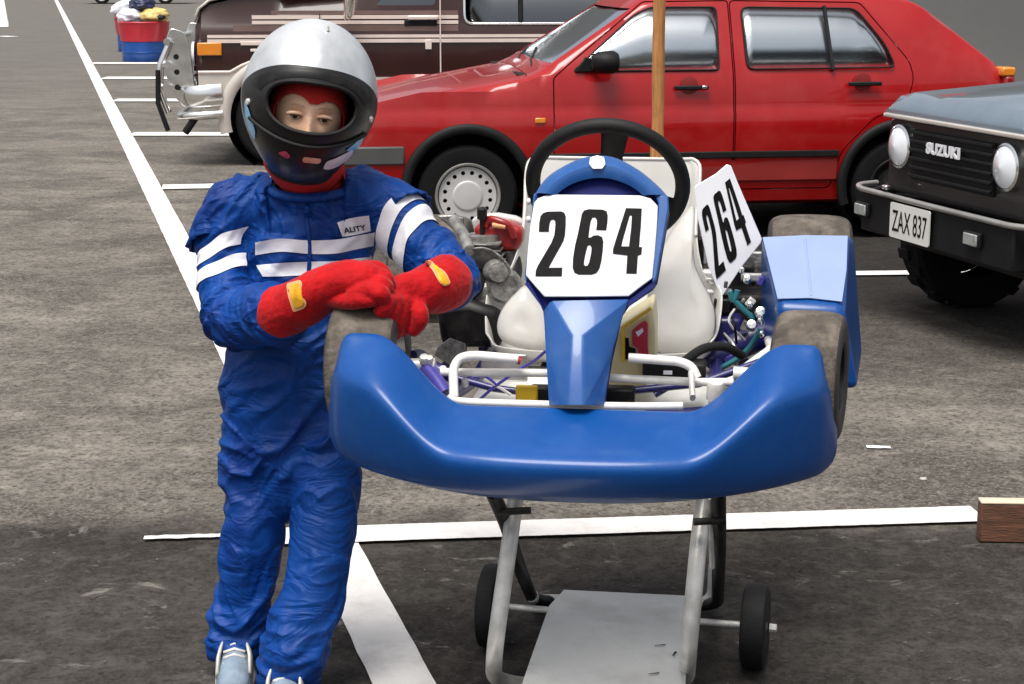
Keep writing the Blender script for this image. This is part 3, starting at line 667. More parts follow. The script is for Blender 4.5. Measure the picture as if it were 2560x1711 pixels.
# ------------------------------------------------------------------ black jeep, front turned to the left
def jeep():
    yaw = radians(17); c0 = Vector((1.88, 7.49, 0))
    r = empty('jeep', c0, yaw, 'small black off road jeep with round headlamps and white number plate at right', 'jeep')
    T = ROOT[r.name]   # local x = rearward, y = towards far side; front face at x=0
    # bonnet: slab with rounded edges and raised centre
    V, F = [], []
    xs = [-.02, .0, .03, .10, .4, .8, 1.15]; ys = [-.58, -.56, -.52, -.42, -.22, -.18, 0, .18, .22, .42, .52, .56, .58]
    for x in xs:
        for y in ys:
            e = min(1, max(0, (.58-abs(y))/.06)); f = min(1, max(0, (x+.02)/.08))
            z = .930+.085*(1-(1-e)**2)*(.30+.70*(1-(1-f)**2))+.07*min(1, max(0, x))+(.012 if abs(y) < .2 else 0)*f
            V.append((x, y, z))
    n = len(ys)
    for i in range(len(xs)-1):
        for j in range(n-1): F.append((i*n+j, i*n+j+1, (i+1)*n+j+1, (i+1)*n+j))
    F.append(tuple(range(n))); F.append(tuple((len(xs)-1)*n+j for j in range(n)))
    F.append(tuple(i*n for i in range(len(xs)))); F.append(tuple(i*n+n-1 for i in range(len(xs))))
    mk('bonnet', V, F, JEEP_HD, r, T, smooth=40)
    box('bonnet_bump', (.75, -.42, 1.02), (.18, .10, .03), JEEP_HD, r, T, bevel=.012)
    # grille panel
    gp = prism_o('grille_surround', [(0, y, z) for y, z in round_poly([(-.61, .60), (-.61, .915), (.56, .915), (.56, .60), (.52, .575), (-.57, .575)], .05)], (.06, 0, 0), JEEP_BK, r, T, bevel=.012)
    box('panel_lip', (-.012, -.03, .922), (.05, 1.18, .020), WARM_W, r, T, bevel=.006)
    rot3 = Matrix.Rotation(radians(-3), 3, 'Y')
    box('grille_back', (-.004, 0, .765), (.02, .66, .22), BLK_TRIM, r, T)
    for k in range(6): box('grille_slat', (-.018, 0, .675+k*.038), (.022, .66, .014), BLK_TRIM, gp, T, bevel=.003)
    for y in (-.43, .43):
        hl = lathe_o('headlamp', [(.098, -.015), (.098, .012), (.088, .018)], (-.01, y, .79), (-1, 0, 0), CHROME, r, T, 32)
        lathe_o('lamp_glass', [(.09, .005), (.085, .016), (.06, .030), (.0001, .040)], (-.01, y, .79), (-1, 0, 0), LAMP, hl, T, 32)
    text_shape('maker_letters', 'SUZUKI', lambda x, y, h: T @ Vector((-.045-h, .15-.27*x, .838-.050*y)), WHITE_ST, gp, .006, bold=.045)
    # fenders and wheels
    for s in (1, -1):
        V, F = [], []
        xs = [.10, .14, .25, .5, .8, 1.0]
        zt = [.62, .78, .90, .915, .92, .93]
        for x, z in zip(xs, zt): V += [(x, s*.60, z), (x, s*.70, z-.01), (x, s*.735, z-.05), (x, s*.74, z-.16)]
        for i in range(5):
            for j in range(3): F.append((i*4+j, i*4+j+1, i*4+j+5, i*4+j+4))
        o = mk('fender', V, F, JEEP_BK, r, T, smooth=40); m_ = o.modifiers.new('s', 'SOLIDIFY'); m_.thickness = .03
        # wheel: axis along y
        cc = (.50, s*.64, .33); hw = .10; rr = .33
        t = lathe_o('wheel', [(rr*.55, -hw*.9), (rr*.8, -hw), (rr*.95, -hw*.95), (rr, -hw*.75), (rr, hw*.75), (rr*.95, hw*.95), (rr*.8, hw), (rr*.58, hw*.9)], cc, (0, s, 0), RUB, r, T, 48)
        for k in range(28):
            a = 2*pi*k/28; ca, sa = cos(a), sin(a)
            box('tread_block', (cc[0]+ca*(rr+.006), cc[1]+(.035 if k % 2 else -.035), cc[2]+sa*(rr+.006)), (.018, .09, .05), RUB, t, T, rot=Matrix.Rotation(-a, 3, 'Y'), bevel=.003, seg=1)
        lathe_o('rim', [(rr*.57, hw*.85), (rr*.5, hw*.4), (rr*.25, hw*.6), (.0001, hw*.6)], cc, (0, s, 0), BLACK_M, t, T, 32)
        # arch flare
        P = [Vector((.50+cos(a)*.42, s*.76, .36+sin(a)*.40)) for a in [radians(10+160*i/16) for i in range(17)]]
        tube('arch_flare', P, [(.05, .025)]*17, BLK_TRIM, r, T, 10, side=(0, 1, 0))
    box('inner_wing', (.60, 0, .66), (1.0, 1.16, .46), JEEP_BK, r, T, bevel=.02)
    # bumper with bright top edge
    bz = .475
    P = [(-.30, .74), (-.335, .66), (-.335, -.60), (-.30, -.72)]
    prism_o('bumper', [(-.075, .66, .385), (-.075, .66, .570), (-.075, -.60, .570), (-.075, -.60, .385)], (.07, 0, 0), BLK_TRIM, r, T, bevel=.012)
    Pp = [Vector((.08, .80, .580)), Vector((-.04, .765, .580)), Vector((-.085, .66, .577)), Vector((-.085, 0, .575)), Vector((-.085, -.60, .577)), Vector((-.04, -.70, .580)), Vector((.10, -.74, .580))]
    tube('bumper_edge', fillet(Pp, .06), .013, RIM_D, r, T, 10)
    for s in (1, -1): prism_o('bumper_end', [(-.065, s*.66, .40), (-.065, s*.66, .570), (.08, s*.78, .570), (.08, s*.78, .42)], (.05, 0, 0), BLK_TRIM, r, T, bevel=.01)
    box('valance', (.16, 0, .42), (.10, 1.2, .20), BLK_TRIM, r, T)
    box('chassis_rail', (.9, .0, .38), (1.4, .9, .14), BLK_TRIM, r, T)
    box('body_tub', (1.9, 0, .75), (1.6, 1.40, .62), JEEP_BK, r, T, bevel=.05)
    box('door_panel', (1.6, -.70, .8), (.8, .03, .55), JEEP_BK, r, T, bevel=.02)
    prism_o('windscreen_frame', [(1.18, -.64, 1.02), (1.18, .64, 1.02), (1.32, .60, 1.52), (1.32, -.60, 1.52)], (.03, 0, .0), JEEP_BK, r, T, bevel=.01)
    prism_o('windscreen_glass', [(1.165, -.56, 1.07), (1.165, .56, 1.07), (1.29, .54, 1.47), (1.29, -.54, 1.47)], (.01, 0, .0), GLS_D, r, T)
    box('roof_top', (2.05, 0, 1.55), (1.5, 1.28, .06), JEEP_BK, r, T, bevel=.03)
    for s in (1, -1):
        cc = (2.45, s*.64, .33)
        lathe_o('wheel', [(.18, -.09), (.26, -.10), (.31, -.095), (.33, -.07), (.33, .07), (.31, .095), (.26, .1), (.18, .09), (.0001, .06)], cc, (0, s, 0), RUB, r, T, 40)
    # lamps in bumper, plate
    for y in (.615, -.33):
        b = box('fog_lamp', (-.090, y, .485), (.02, .12, .065), BLK_TRIM, r, T, bevel=.006)
        box('lamp_lens', (-.102, y, .485), (.012, .10, .05), LAMP_D, b, T, bevel=.005)
    pl = prism_o('number_plate', [(-.092, y, z) for y, z in round_poly([(.345, .400), (.345, .555), (.005, .555), (.005, .400)], .012)], (-.006, 0, 0), PLATE_M, r, T)
    text_shape('plate_characters', 'ZAX 837', lambda x, y, h: T @ Vector((-.0995-h, .320-.295*x, .525-.095*y)), BLACK_INK, pl, .001)
    box('tow_hook', (-.08, .42, .61), (.03, .04, .02), CHROME, r, T, bevel=.006)
    tube('steering_damper', [(.25, .5, .34), (.25, -.5, .31)], .022, BLK_TRIM, r, T)
    tube('axle', [(.5, -.6, .33), (.5, .6, .33)], .05, BLK_TRIM, r, T)
    lathe_o('differential', [(.0001, -.1), (.09, -.07), (.12, 0), (.09, .07), (.0001, .1)], (.47, -.15, .33), (1, 0, 0), BLK_TRIM, r, T, 20)
jeep()
# ------------------------------------------------------------------ dark maroon 4x4 wagon
def wagon():
    yaw = radians(4.0); org = Vector((-2.50, 14.05, 0))
    r = empty('four_wheel_drive', org, yaw, 'dark maroon off road wagon with cream stripes and chrome bull bar', 'four wheel drive')
    T = ROOT[r.name]   # x back from front edge of fender, y=0 near side, positive away
    Wd = 1.68
    top = [(0, 1.12), (.04, 1.22), (.12, 1.28), (.3, 1.32), (1.2, 1.39), (1.30, 1.41), (1.75, 1.62), (1.9, 1.68), (4.2, 1.70), (4.4, 1.66), (4.45, 1.0)]
    def half(x):
        t = lerp_tab(top, x); k = .95 if x < .04 or x > 4.42 else 1
        P = [(0, .48), (.74, .48), (.80, .52), (.835, .66), (.84, .80), (.84, .95), (.832, 1.0), (.825, min(1.04, t-.05)), (.80, min(1.10, t-.03))]
        if t > 1.35: P += [(.79, 1.13), (.70, t-.06), (.62, t-.01), (.3, t+.01), (0, t+.02)]
        else: P += [(.78, min(1.13, t-.02)), (.74, t-.012), (.62, t), (.3, t+.02), (0, t+.03)]
        return [(y*k, z) for y, z in P]
    xs = [0, .02, .05, .12, .2, .3, .45, .6, .75, .9, 1.05, 1.2, 1.25, 1.3, 1.45, 1.6, 1.75, 1.9, 2.1, 2.4, 2.7, 3, 3.3, 3.6, 3.9, 4.2, 4.35, 4.4, 4.42, 4.45]
    Tc = T @ Matrix.Translation((0, .84, 0))
    body = loft_body('body_shell', xs, half, BROWN, r, Tc)
    fw = round_poly([(1.05, 1.235), (1.86, 1.235), (1.84, 1.60), (1.55, 1.60)], .03)
    fw = round_poly([(1.42, 1.26), (1.90, 1.26), (1.90, 1.60), (1.74, 1.60)], .04)
    rwn = round_poly([(2.13, 1.115), (3.9, 1.115), (3.9, 1.58), (2.13, 1.58)], .07)
    cs = [yprism(p, -1.1, 1.1, Tc, r) for p in (fw, rwn)]
    ar = [mk('cutter', *prism([(ax+cos(a)*.43, -1, .38+sin(a)*.43) for a in [2*pi*i/48 for i in range(48)]], (0, 2, 0)), None, r, Tc) for ax in (.66, 3.4)]
    gb = dup_obj(body)
    for p in (fw, rwn):
        for y0, y1 in ((-1.1, -.2), (.2, 1.1)):
            c = yprism(off_poly(p, .015), y0, y1, Tc, r); g = dup_obj(gb, 'side_window', GLS_D); boolean(g, [c], 'INTERSECT'); kill(c)
            sgn = 1 if y0 < 0 else -1
            M_ = ROOT[r.name].inverted() @ Tc; 
            for v in g.data.vertices: v.co.y += sgn*.008
    boolean(body, cs+ar, 'DIFFERENCE'); smooth_mesh(body.data, 35); kill(gb, *cs, *ar)
    P = [Vector((x, -.003+max(0, (z-1.13))*.20-.0+.045, z)) for x, z in rwn]
    tube('window_frame', P, .012, CHROME, r, T, 8, closed=True)
    tube('window_pillar', [(2.55+.03, .05, 1.12), (2.58, .12, 1.58)], .02, BLK_TRIM, r, T, 6)
    # stripes and seams on the near side (y just outside the skin)
    def band(name, x0, x1, z0, z1, m, y=-.006, th=.006):
        return box(name, ((x0+x1)/2, y, (z0+z1)/2), (x1-x0, th, z1-z0), m, r, T, bevel=0)
    for z0, z1 in ((1.010, 1.034), (.972, 1.000)):
        band('pinstripe', .10, 4.3, z0, z1, CREAM_ST, y=-.004 if z1 < 1.005 else .001, th=.014)
    for z0, z1 in ((1.155, 1.185), (1.115, 1.143)):
        band('pinstripe', .45, 2.08, z0, z1, CREAM_ST, y=.036, th=.012)
    band('waist_panel', .30, 2.08, 1.06, 1.108, TAUPE, y=.030, th=.012)
    band('upper_panel', .60, 2.08, 1.19, 1.22, TAUPE, y=.052, th=.012)
    band('door_seam', 1.93, 1.94, .55, 1.6, CREAM_ST, y=-.008)
    band('door_seam', .98, .986, 1.0, 1.2, BLK_TRIM, y=.02)
    box('door_handle', (1.80, .010, 1.165), (.24, .05, .035), CREAM_ST, r, T, bevel=.01)
    box('handle_recess', (1.78, .022, 1.125), (.26, .02, .05), BLK_TRIM, r, T, bevel=.01)
    box('badge', (1.84, -.010, .955), (.05, .012, .075), CREAM_ST, r, T, bevel=.003)
    box('fender_indicator', (.115, -.010, .925), (.19, .02, .10), ORANGE, r, T, bevel=.008)
    box('fender_badge', (.46, -.008, .968), (.20, .012, .03), CREAM_ST, r, T, bevel=.003)
    box('fender_badge', (.50, -.008, .915), (.13, .012, .022), CREAM_ST, r, T, bevel=.003)
    # mirror
    mm = tube('door_mirror', [(1.20, -.02, 1.17), (1.22, -.15, 1.22), (1.23, -.2, 1.36)], [(.03, .03), (.06, .04), (.10, .055)], CHROME, r, T, 12)
    # pale overlay on the dark bonnet: glare painted in as silver-white
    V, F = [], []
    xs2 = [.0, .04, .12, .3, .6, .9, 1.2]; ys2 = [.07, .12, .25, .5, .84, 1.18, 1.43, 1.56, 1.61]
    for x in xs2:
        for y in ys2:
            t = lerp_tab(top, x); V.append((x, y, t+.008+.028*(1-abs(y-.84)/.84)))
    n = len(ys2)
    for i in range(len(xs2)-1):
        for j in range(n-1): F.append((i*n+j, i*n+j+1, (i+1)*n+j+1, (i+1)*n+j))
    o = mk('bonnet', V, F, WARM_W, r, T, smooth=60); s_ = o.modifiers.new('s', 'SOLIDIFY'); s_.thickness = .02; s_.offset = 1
    # lower fender cladding (warm silver) and arch flares
    prism_o('lower_cladding', [(.02, -.012, z) if i == 0 else (x, -.012, z) for i, (x, z) in enumerate([(.02, .45), (.02, .735), (.26, .735), (.40, .80), (.30, .70), (.23, .55), (.22, .40)])], (0, .03, 0), WARM_W, r, T, bevel=.004)
    tube('cladding_trim', [(.02, -.014, .745), (.27, -.014, .745), (.36, -.014, .795), (.50, -.014, .85)], .012, CREAM_ST, r, T, 8)
    for ax in (.66, 3.4):
        P = [Vector((ax+cos(a)*.445, -.02, .38+sin(a)*.445)) for a in [radians(-15+210*i/28) for i in range(29)]]
        tube('wheel_arch_flare', P, [(.03, .05)]*29, WARM_W, r, T, 10, side=(0, -1, 0))
        lathe_o('arch_liner', [(.44, 0), (.44, .5), (.05, .5)], (ax, .02, .38), (0, 1, 0), BLK_TRIM, r, T, 40)
        for y, sy in ((.09, -1), (1.59, 1)): wheel(r, T, (ax, y, .36), .36, .24, sy, 'plain')
    band('lower_sill', 1.12, 2.95, .46, .70, WARM_W, y=-.01, th=.03)
    # chrome bumper wrapping the corner, bull bar plates
    P = [Vector((.20, -.03, .57)), Vector((.06, -.05, .56)), Vector((-.08, .02, .55)), Vector((-.14, .25, .54)), Vector((-.14, .84, .54)), Vector((-.14, 1.4, .54)), Vector((.06, 1.72, .56))]
    tube('front_bumper', cat(P, 5), [(.03, .085)]*31, CHROME, r, T, 14, side=(0, -1, 0))
    P = [Vector((.20, -.04, .42)), Vector((.05, -.06, .41)), Vector((-.10, .02, .40)), Vector((-.15, .25, .39)), Vector((-.15, 1.4, .39))]
    tube('bumper_lower_rail', cat(P, 5), .035, CHROME, r, T, 12)
    tube('bumper_bracket', [(-.02, -.02, .38), (-.10, .0, .27)], .03, BLK_TRIM, r, T)
    for y in (.10, 1.55):
        P = [(-.16, .50), (-.25, .72), (-.24, .98), (-.20, 1.09), (-.08, 1.05), (-.05, .95), (-.02, .60), (-.06, .50)]
        g = prism_o('bull_bar_plate', [(x, y, z) for x, z in round_poly(P, .04)], (0, .02, 0), CHROME, r, T, bevel=.004)
        for zz in (.62, .74, .86): lathe_o('plate_slot', [(.0001, .0), (.022, .0)], (-.16, y-.003, zz), (0, -1, 0), BLK_TRIM, g, T, 16)
    for z in (.62, .80, .98): tube('bull_bar_tube', [(-.22, .02, z), (-.24, .84, z), (-.22, 1.7, z)], .028, CHROME, r, T, 12)
    P = [Vector((-.20, .10, .98)), Vector((-.28, .08, .8)), Vector((-.30, .08, .6)), Vector((-.24, .10, .42))]
    tube('bull_bar_upright', P, .03, CHROME, r, T, 10)
    tube('bar_mount', [(-.30, .04, .76), (-.31, .04, .5), (-.24, .04, .28)], .02, BLK_TRIM, r, T, 8)
    box('grille', (-.02, .84, .86), (.04, 1.2, .24), BLK_TRIM, r, T)
    for y in (.2, 1.48): lathe_o('headlamp', [(.10, 0), (.095, .02), (.0001, .04)], (-.02, y, .88), (-1, 0, 0), LAMP, r, T, 24)
    box('chassis', (2.2, .84, .45), (4, 1.2, .12), BLK_TRIM, r, T)
wagon()
# ------------------------------------------------------------------ drums with rubbish
def drum(x, y, sc, label, full):
    c = gr(x, y); c.z = 0
    r = empty('rubbish_drum', c, 0, label, 'rubbish bin', 'two-tone rubbish drums'); T = ROOT[r.name] @ Matrix.Diagonal((sc, sc, sc*.72, 1))
    b = lathe_o('drum_body', [(.0001, 0), (.355, 0), (.36, .02), (.36, .2), (.37, .21), (.36, .22), (.36, .44), (.0001, .44)], (0, 0, 0), (0, 0, 1), BIN_B, r, T, 32)
    lathe_o('upper_band', [(.362, .44), (.375, .45), (.41, .84), (.425, .86), (.41, .88), (.39, .86), (.37, .55)], (0, 0, 0), (0, 0, 1), BIN_R, r, T, 32)
    return r, T, c
def bag(parent_lab, T, c, rad, m, name, sq=(1, 1, .8), seed=1, catn='rubbish'):
    bm = bmesh.new(); bmesh.ops.create_icosphere(bm, subdivisions=4, radius=rad)
    V = []
    for v in bm.verts:
        n = v.co.normalized(); d = 1+.22*noise.noise(n*2.2+Vector((seed*7, 0, 0)))-.10*abs(noise.noise(n*6+Vector((0, seed*5, 0))))
        V.append(Vector((n.x*sq[0], n.y*sq[1], n.z*sq[2]))*rad*d+Vector(c))
    F = [[v.index for v in f.verts] for f in bm.faces]; bm.free()
    return tag(mk(name, V, F, m, None, T, smooth=60), parent_lab, catn)
r1, T1, c1 = drum(333, 140, 1.02, 'blue and red drum heaped with rubbish, the nearer one beside the wagon bumper', True)
r2, T2, c2 = drum(316, 118, .98, 'blue and red drum standing mostly behind the nearer rubbish drum', True)
bag('white rubbish bag bulging over the left of the nearer drum', T1, (-.17, -.05, .98), .24, BAG_W, 'rubbish_bag', seed=2)
bag('navy blue rubbish bag on top of the nearer drum', T1, (-.02, .02, 1.22), .22, BAG_K, 'rubbish_bag', seed=3)
bag('yellow crumpled wrapping spilling over the right of the nearer drum', T1, (.20, -.10, 1.0), .22, BAG_Y, 'crumpled_wrapping', (1.1, 1, .8), seed=4)
bag('small dark ball of rubbish at the right lip of the drum', T1, (.33, -.26, .97), .075, BLACK_R, 'rubbish_ball', seed=5)
bag('pale rubbish bag in the farther drum', T2, (-.15, 0, 1.05), .32, BAG_W, 'rubbish_bag', seed=6)
# small red car far off, only its wheel and sill are in view
def far_car():
    c = gr(233, 9.5); r = empty('parked_car', Vector((c.x-.75, c.y, 0)), 0, 'small distant red car of which only the front wheel shows at the top edge', 'car'); T = ROOT[r.name]
    half = lambda x: [(0, .2), (.8, .22), (.84, .5), (.83, .8), (.80, .9), (.70, .92 if x < 1.2 or x > 3.5 else 1.4), (0, .94 if x < 1.2 or x > 3.5 else 1.42)]
    Tc = T @ Matrix.Translation((0, .84, 0))
    body = loft_body('body_shell', [0, .1, .5, 1.1, 1.3, 1.9, 3.2, 3.6, 4.0], half, RED_CAR, r, Tc)
    for ax in (.75, 3.2):
        cu = mk('cutter', *prism([(ax+cos(a)*.36, -1, .3+sin(a)*.36) for a in [2*pi*i/32 for i in range(32)]], (0, .5, 0)), None, r, Tc); boolean(body, [cu], 'DIFFERENCE'); kill(cu)
        wheel(r, T, (ax, .1, .31), .31, .2, -1, 'plain')
    for x0, x1 in ((1.35, 2.2), (2.3, 3.2)): box('side_window', ((x0+x1)/2, .06, 1.12), (x1-x0, .02, .36), GLS_D, r, T, bevel=.02)
far_car()
# pole standing between the kart and the red car
def pole():
    b = gr(1507, 660); b.z = 0; b = Vector((at(1507, 300, 5.6).x, 5.6, 0)); t = at(1510, 0, 5.6); d = (t-at(1505, 300, 5.6))
    d = d/d.z
    P = []; n = 60; 
    p0 = at(1506, 300, 5.6); base = p0-d*p0.z
    for i in range(n+1):
        h = 2.5*i/n; p = base+d*h; k = .0032*noise.noise(Vector((0, 0, h*4))); P.append(p+Vector((k, k*.6, 0)))
    R = [(.0195*(1+.10*noise.noise(Vector((3, 1, h*.25)))+(.14 if abs(h-24) < 1.2 or abs(h-40) < 1 else 0)), .0185) for h in range(n+1)]
    r = empty('wooden_pole', P[0], 0, 'orange brown wooden pole standing upright in front of the red hatchback doors', 'pole')
    V, F = sweep(P, R, 14, side=(1, 0, 0)); mk('pole_shaft', V, F, WOOD, r, smooth=60)
    lathe_o('pole_foot', [(.0001, 0), (.10, 0), (.10, .02), (.03, .03), (.025, .12)], (P[0].x, P[0].y, 0), (0, 0, 1), BLACK_M, r, None, 24)
pole()
# ================================================================== KART
KY = radians(-7.2); KO = Vector((.142, 3.445, 0))
kart = empty('racing_kart', KO, KY, 'blue racing kart numbered 264 propped level on a metal trolley stand', 'go kart')
KT = ROOT[kart.name]
def kd(x, y, ky, kx=None):
    """photo point -> world point on the kart cross plane y=ky"""
    N = (KT.to_3x3() @ Vector((0, 1, 0))); return hit(x, y, KT @ Vector((0, ky, 0)), N)
def bumper():
    n = 72; V, F = [], []
    def sm(a, b, t): t = min(1, max(0, (t-a)/(b-a))); return t*t*(3-2*t)
    NS = None
    for i in range(n+1):
        t = -1+2*i/n; a = abs(t)
        lobe = sm(.42, .80, a); end = sm(.90, 1.0, a)
        x = .505*t*(1-.012*end)
        zt = .760+.128*lobe-.055*end
        if a > .90: zt -= .07*((a-.9)/.1)**2
        yf = -.375+.235*a**2.6+.02*end            # foremost line
        yb = -.150+.045*lobe+.02*end              # top back edge
        zc = .700+.105*lobe-.02*end; tuck = 1-.72*lobe                       # crease where upper face turns down
        zb = .604+.020*a**2+.008*end
        yu = yf+.05
        yb = max(yb, yf+.045)
        # section, counter-clockwise from bottom back
        mx = yf+(yb-yf)*.42; 
        sec = [(yb-.02, zb+.01), (yf+.12, zb), (yf+.075, zb+.006), (yf+.034, zb+.028), (yf+.006, zc-.012), (yf+.012, zc+.014),
               (yf+(yb-yf)*.35, zc+(zt-zc)*(.44+.02*lobe)), (yf+(yb-yf)*.68, zc+(zt-zc)*(.80-.02*lobe)), (yb-.022, zt-.006), (yb-.008, zt), (yb+.004, zt-.008), (yb+.004, zt-.035), (yb-.006, (zt+zb)/2)]
        if NS is None: NS = len(sec)
        k = 1-.38*sm(.975, 1.0, a)
        cy = sum(p[0] for p in sec)/NS; cz = sum(p[1] for p in sec)/NS
        for y, z in sec: V.append((x+math.copysign(.011*lobe*max(0, (zt-z)/(zt-zb)), t), cy+(y-cy)*k, cz+(z-cz)*k))
    for i in range(n):
        for j in range(NS): F.append((i*NS+j, i*NS+(j+1) % NS, (i+1)*NS+(j+1) % NS, (i+1)*NS+j))
    F.append(tuple(range(NS))); F.append(tuple(n*NS+j for j in reversed(range(NS))))
    o = mk('front_bumper', V, F, BLUE_P, kart, KT, smooth=180)
    s = o.modifiers.new('s', 'SUBSURF'); s.levels = 1; s.render_levels = 2
    # moulded crease ridges where the lobes rise from the flat middle
    return o
bump_o = bumper()
# ---- front number panel (nassau)
PN = Vector((0, -1, .466)).normalized(); PN = (KT.to_3x3() @ PN)
PP = KT @ Vector((0, -.14, .77))
PX = KT.to_3x3() @ Vector((1, 0, 0)); PUP = PN.cross(PX) if PN.cross(PX).z > 0 else -PN.cross(PX)
def pn(x, y, h=0.): return hit(x, y, PP+PN*h, PN)
shield = [(1222, 470), (1224, 440), (1250, 408), (1290, 382), (1330, 365), (1370, 358), (1412, 364), (1462, 390), (1505, 425), (1530, 455), (1533, 480), (1505, 640), (1494, 655), (1440, 692), (1424, 715), (1400, 820), (1384, 925), (1258, 925), (1252, 810), (1244, 712), (1232, 685), (1205, 650), (1203, 635)]
V, F = prism([pn(x, y, -.006) for x, y in shield], -PN*.045)
ps = mk('panel_shell', V, F, BLUE_D, kart, bevel=.008, seg=3)
# raised arch around the top
outer = [(1224, 446), (1252, 408), (1290, 382), (1330, 364), (1370, 357), (1412, 363), (1462, 389), (1505, 424), (1531, 452)]
inner = [(1272, 449), (1290, 434), (1315, 420), (1345, 411), (1372, 408), (1402, 411), (1432, 421), (1456, 434), (1474, 449)]
o_ = cat([pn(x, y, -.012) for x, y in outer], 5); m_ = cat([pn((x+a)/2, (y+b)/2-4, .022) for (x, y), (a, b) in zip(outer, inner)], 5); i_ = cat([pn(x, y, .012) for x, y in inner], 5); i2 = cat([pn(x, y, -.018) for x, y in inner], 5)
V = []; F = []
for k in range(len(o_)): V += [o_[k], (o_[k]*.5+m_[k]*.5)+PN*.006, m_[k], (m_[k]*.5+i_[k]*.5)+PN*.003, i_[k], i2[k]]
for k in range(len(o_)-1):
    for j in range(5): F.append((k*6+j, k*6+j+1, k*6+6+j+1, k*6+6+j))
mk('panel_arch', V, F, BLUE_L, kart, smooth=40)
# side wings of the panel (blue strip right and left of the white plate)
for pts in ([(1531, 452), (1533, 480), (1505, 640), (1496, 655), (1493, 640), (1508, 470), (1500, 450)], [(1224, 446), (1212, 560), (1203, 635), (1207, 652), (1210, 635), (1222, 520), (1232, 450)]):
    V = [pn(x, y, .0) for x, y in pts]; prism_o('panel_edge', V, PN*.012, BLUE_L, kart, bevel=.003)
# white number board
bd = [(975, 722), (1000, 690), (1060, 668), (1150, 662), (1450, 664), (1740, 668), (1820, 690), (1872, 745), (1865, 900), (1848, 1100), (1832, 1270), (1750, 1330), (1660, 1400), (1350, 1404), (1048, 1402), (985, 1330), (915, 1248), (925, 1100), (945, 900)]
def c3(x, y): return ((1000+x/2.9036)/S, (260+y/2.9036)/S)
bp = [pn(*c3(x, y), .012) for x, y in bd]
nb = prism_o('number_board', bp, PN*.004, WHITE_ST, kart, bevel=.002)
DIG = {
 '2': [[(1008, 928), (1010, 868), (1020, 815), (1040, 793), (1070, 783), (1170, 781), (1192, 790), (1203, 815), (1203, 880), (1198, 950), (1188, 990), (1170, 1025), (1078, 1190), (1178, 1189), (1175, 1252), (983, 1252), (985, 1215), (998, 1180), (1098, 1010), (1120, 955), (1128, 880), (1126, 850), (1115, 840), (1098, 842), (1088, 860), (1083, 890), (1080, 929)]],
 '6': [[(1320, 800), (1335, 775), (1370, 765), (1470, 768), (1500, 780), (1508, 810), (1506, 860), (1497, 918), (1424, 915), (1430, 870), (1428, 838), (1415, 824), (1396, 826), (1385, 850), (1376, 900), (1368, 972), (1385, 970), (1405, 956), (1440, 954), (1468, 968), (1476, 1000), (1472, 1060), (1462, 1140), (1448, 1195), (1425, 1228), (1390, 1240), (1295, 1239), (1265, 1224), (1253, 1190), (1256, 1120), (1270, 1030), (1292, 940), (1308, 860)],
       [(1378, 1025), (1362, 1030), (1352, 1065), (1338, 1130), (1335, 1165), (1345, 1178), (1362, 1174), (1374, 1150), (1388, 1080), (1390, 1040)]],
 '4': [[(1640, 757), (1755, 760), (1749, 880), (1736, 1040), (1757, 1040), (1752, 1094), (1727, 1100), (1718, 1233), (1642, 1232), (1650, 1100), (1545, 1088), (1547, 1050)],
       [(1668, 808), (1683, 812), (1678, 900), (1662, 1035), (1607, 1035), (1615, 995), (1642, 900)]]}
for ch, cs in DIG.items():
    flat_shape('digit', cs, lambda x, y, h: pn(*c3(x, y), .0168)+PN*h, BLACK_INK, nb, .0012)
# lower fairing with facets
fx = [(1262, 690, .012), (1440, 690, .012), (1310, 768, .045), (1336, 768, .045), (1300, 928, .050), (1338, 928, .050), (1258, 928, .0), (1384, 928, .0), (1250, 800, .0), (1402, 810, .0), (1246, 712, -.002), (1424, 714, -.002)]
V = [pn(x, y, h) for x, y, h in fx]
F = [(0, 1, 3, 2), (0, 2, 4, 8), (4, 6, 8), (2, 3, 5, 4), (1, 9, 5, 3), (5, 9, 7), (0, 8, 10), (1, 11, 9)]
lf = mk('lower_fairing', V, F, BLUE_L, kart, bevel=.004); 
for (a, b, c, d) in (((1248, 712), (1242, 705), (1203, 652), (1212, 648)), ((1440, 690), (1497, 648), (1502, 658), (1426, 714))):
    prism_o('panel_gusset', [pn(*q, .002) for q in (a, b, c, d)], PN*.006, BLUE_D, kart)
st = [(1352, 362), (1368, 357), (1384, 361), (1387, 377), (1380, 388), (1358, 388), (1350, 376)]
prism_o('round_sticker', [pn(x, y, .0245 if y > 370 else .016) for x, y in st], PN*.003, WHITE_ST, kart, bevel=.001)
for x, y in ((1213, 462), (1213, 503)): lathe_o('clip', [(.0001, .008), (.006, .006), (.007, 0)], pn(x, y, -.01), (-1, -.3, 0), WHITE_T, kart, None, 12)
# ---- steering wheel
def steering():
    c = kd(1392, 424, .36); nrm = KT.to_3x3() @ Vector((0, cos(radians(33)), sin(radians(33)))); ux = PX; uy = nrm.cross(ux)
    if uy.z < 0: uy = -uy
    R = .1625; P = [c+ux*cos(a)*R+uy*sin(a)*R*1.0 for a in [2*pi*i/64 for i in range(64)]]
    sw = tube('steering_wheel', P, .0165, BLACK_R, kart, None, 16, closed=True)
    for a in (radians(82), radians(205), radians(335)):
        d = ux*cos(a)+uy*sin(a); s = nrm.cross(d)
        V, F = sweep([c+d*.02, c+d*.08, c+d*(R-.01)], [(.03, .004), (.024, .004), (.030, .005)], 12, side=s); mk('spoke', V, F, BLACK_M, sw, smooth=50)
    lathe_o('steering_hub', [(.0001, -.01), (.045, -.01), (.045, .012), (.03, .03), (.0001, .03)], c, -nrm, BLACK_M, sw, None, 24)
    tube('steering_column', [c, c-nrm*.36], .010, STEEL, kart)
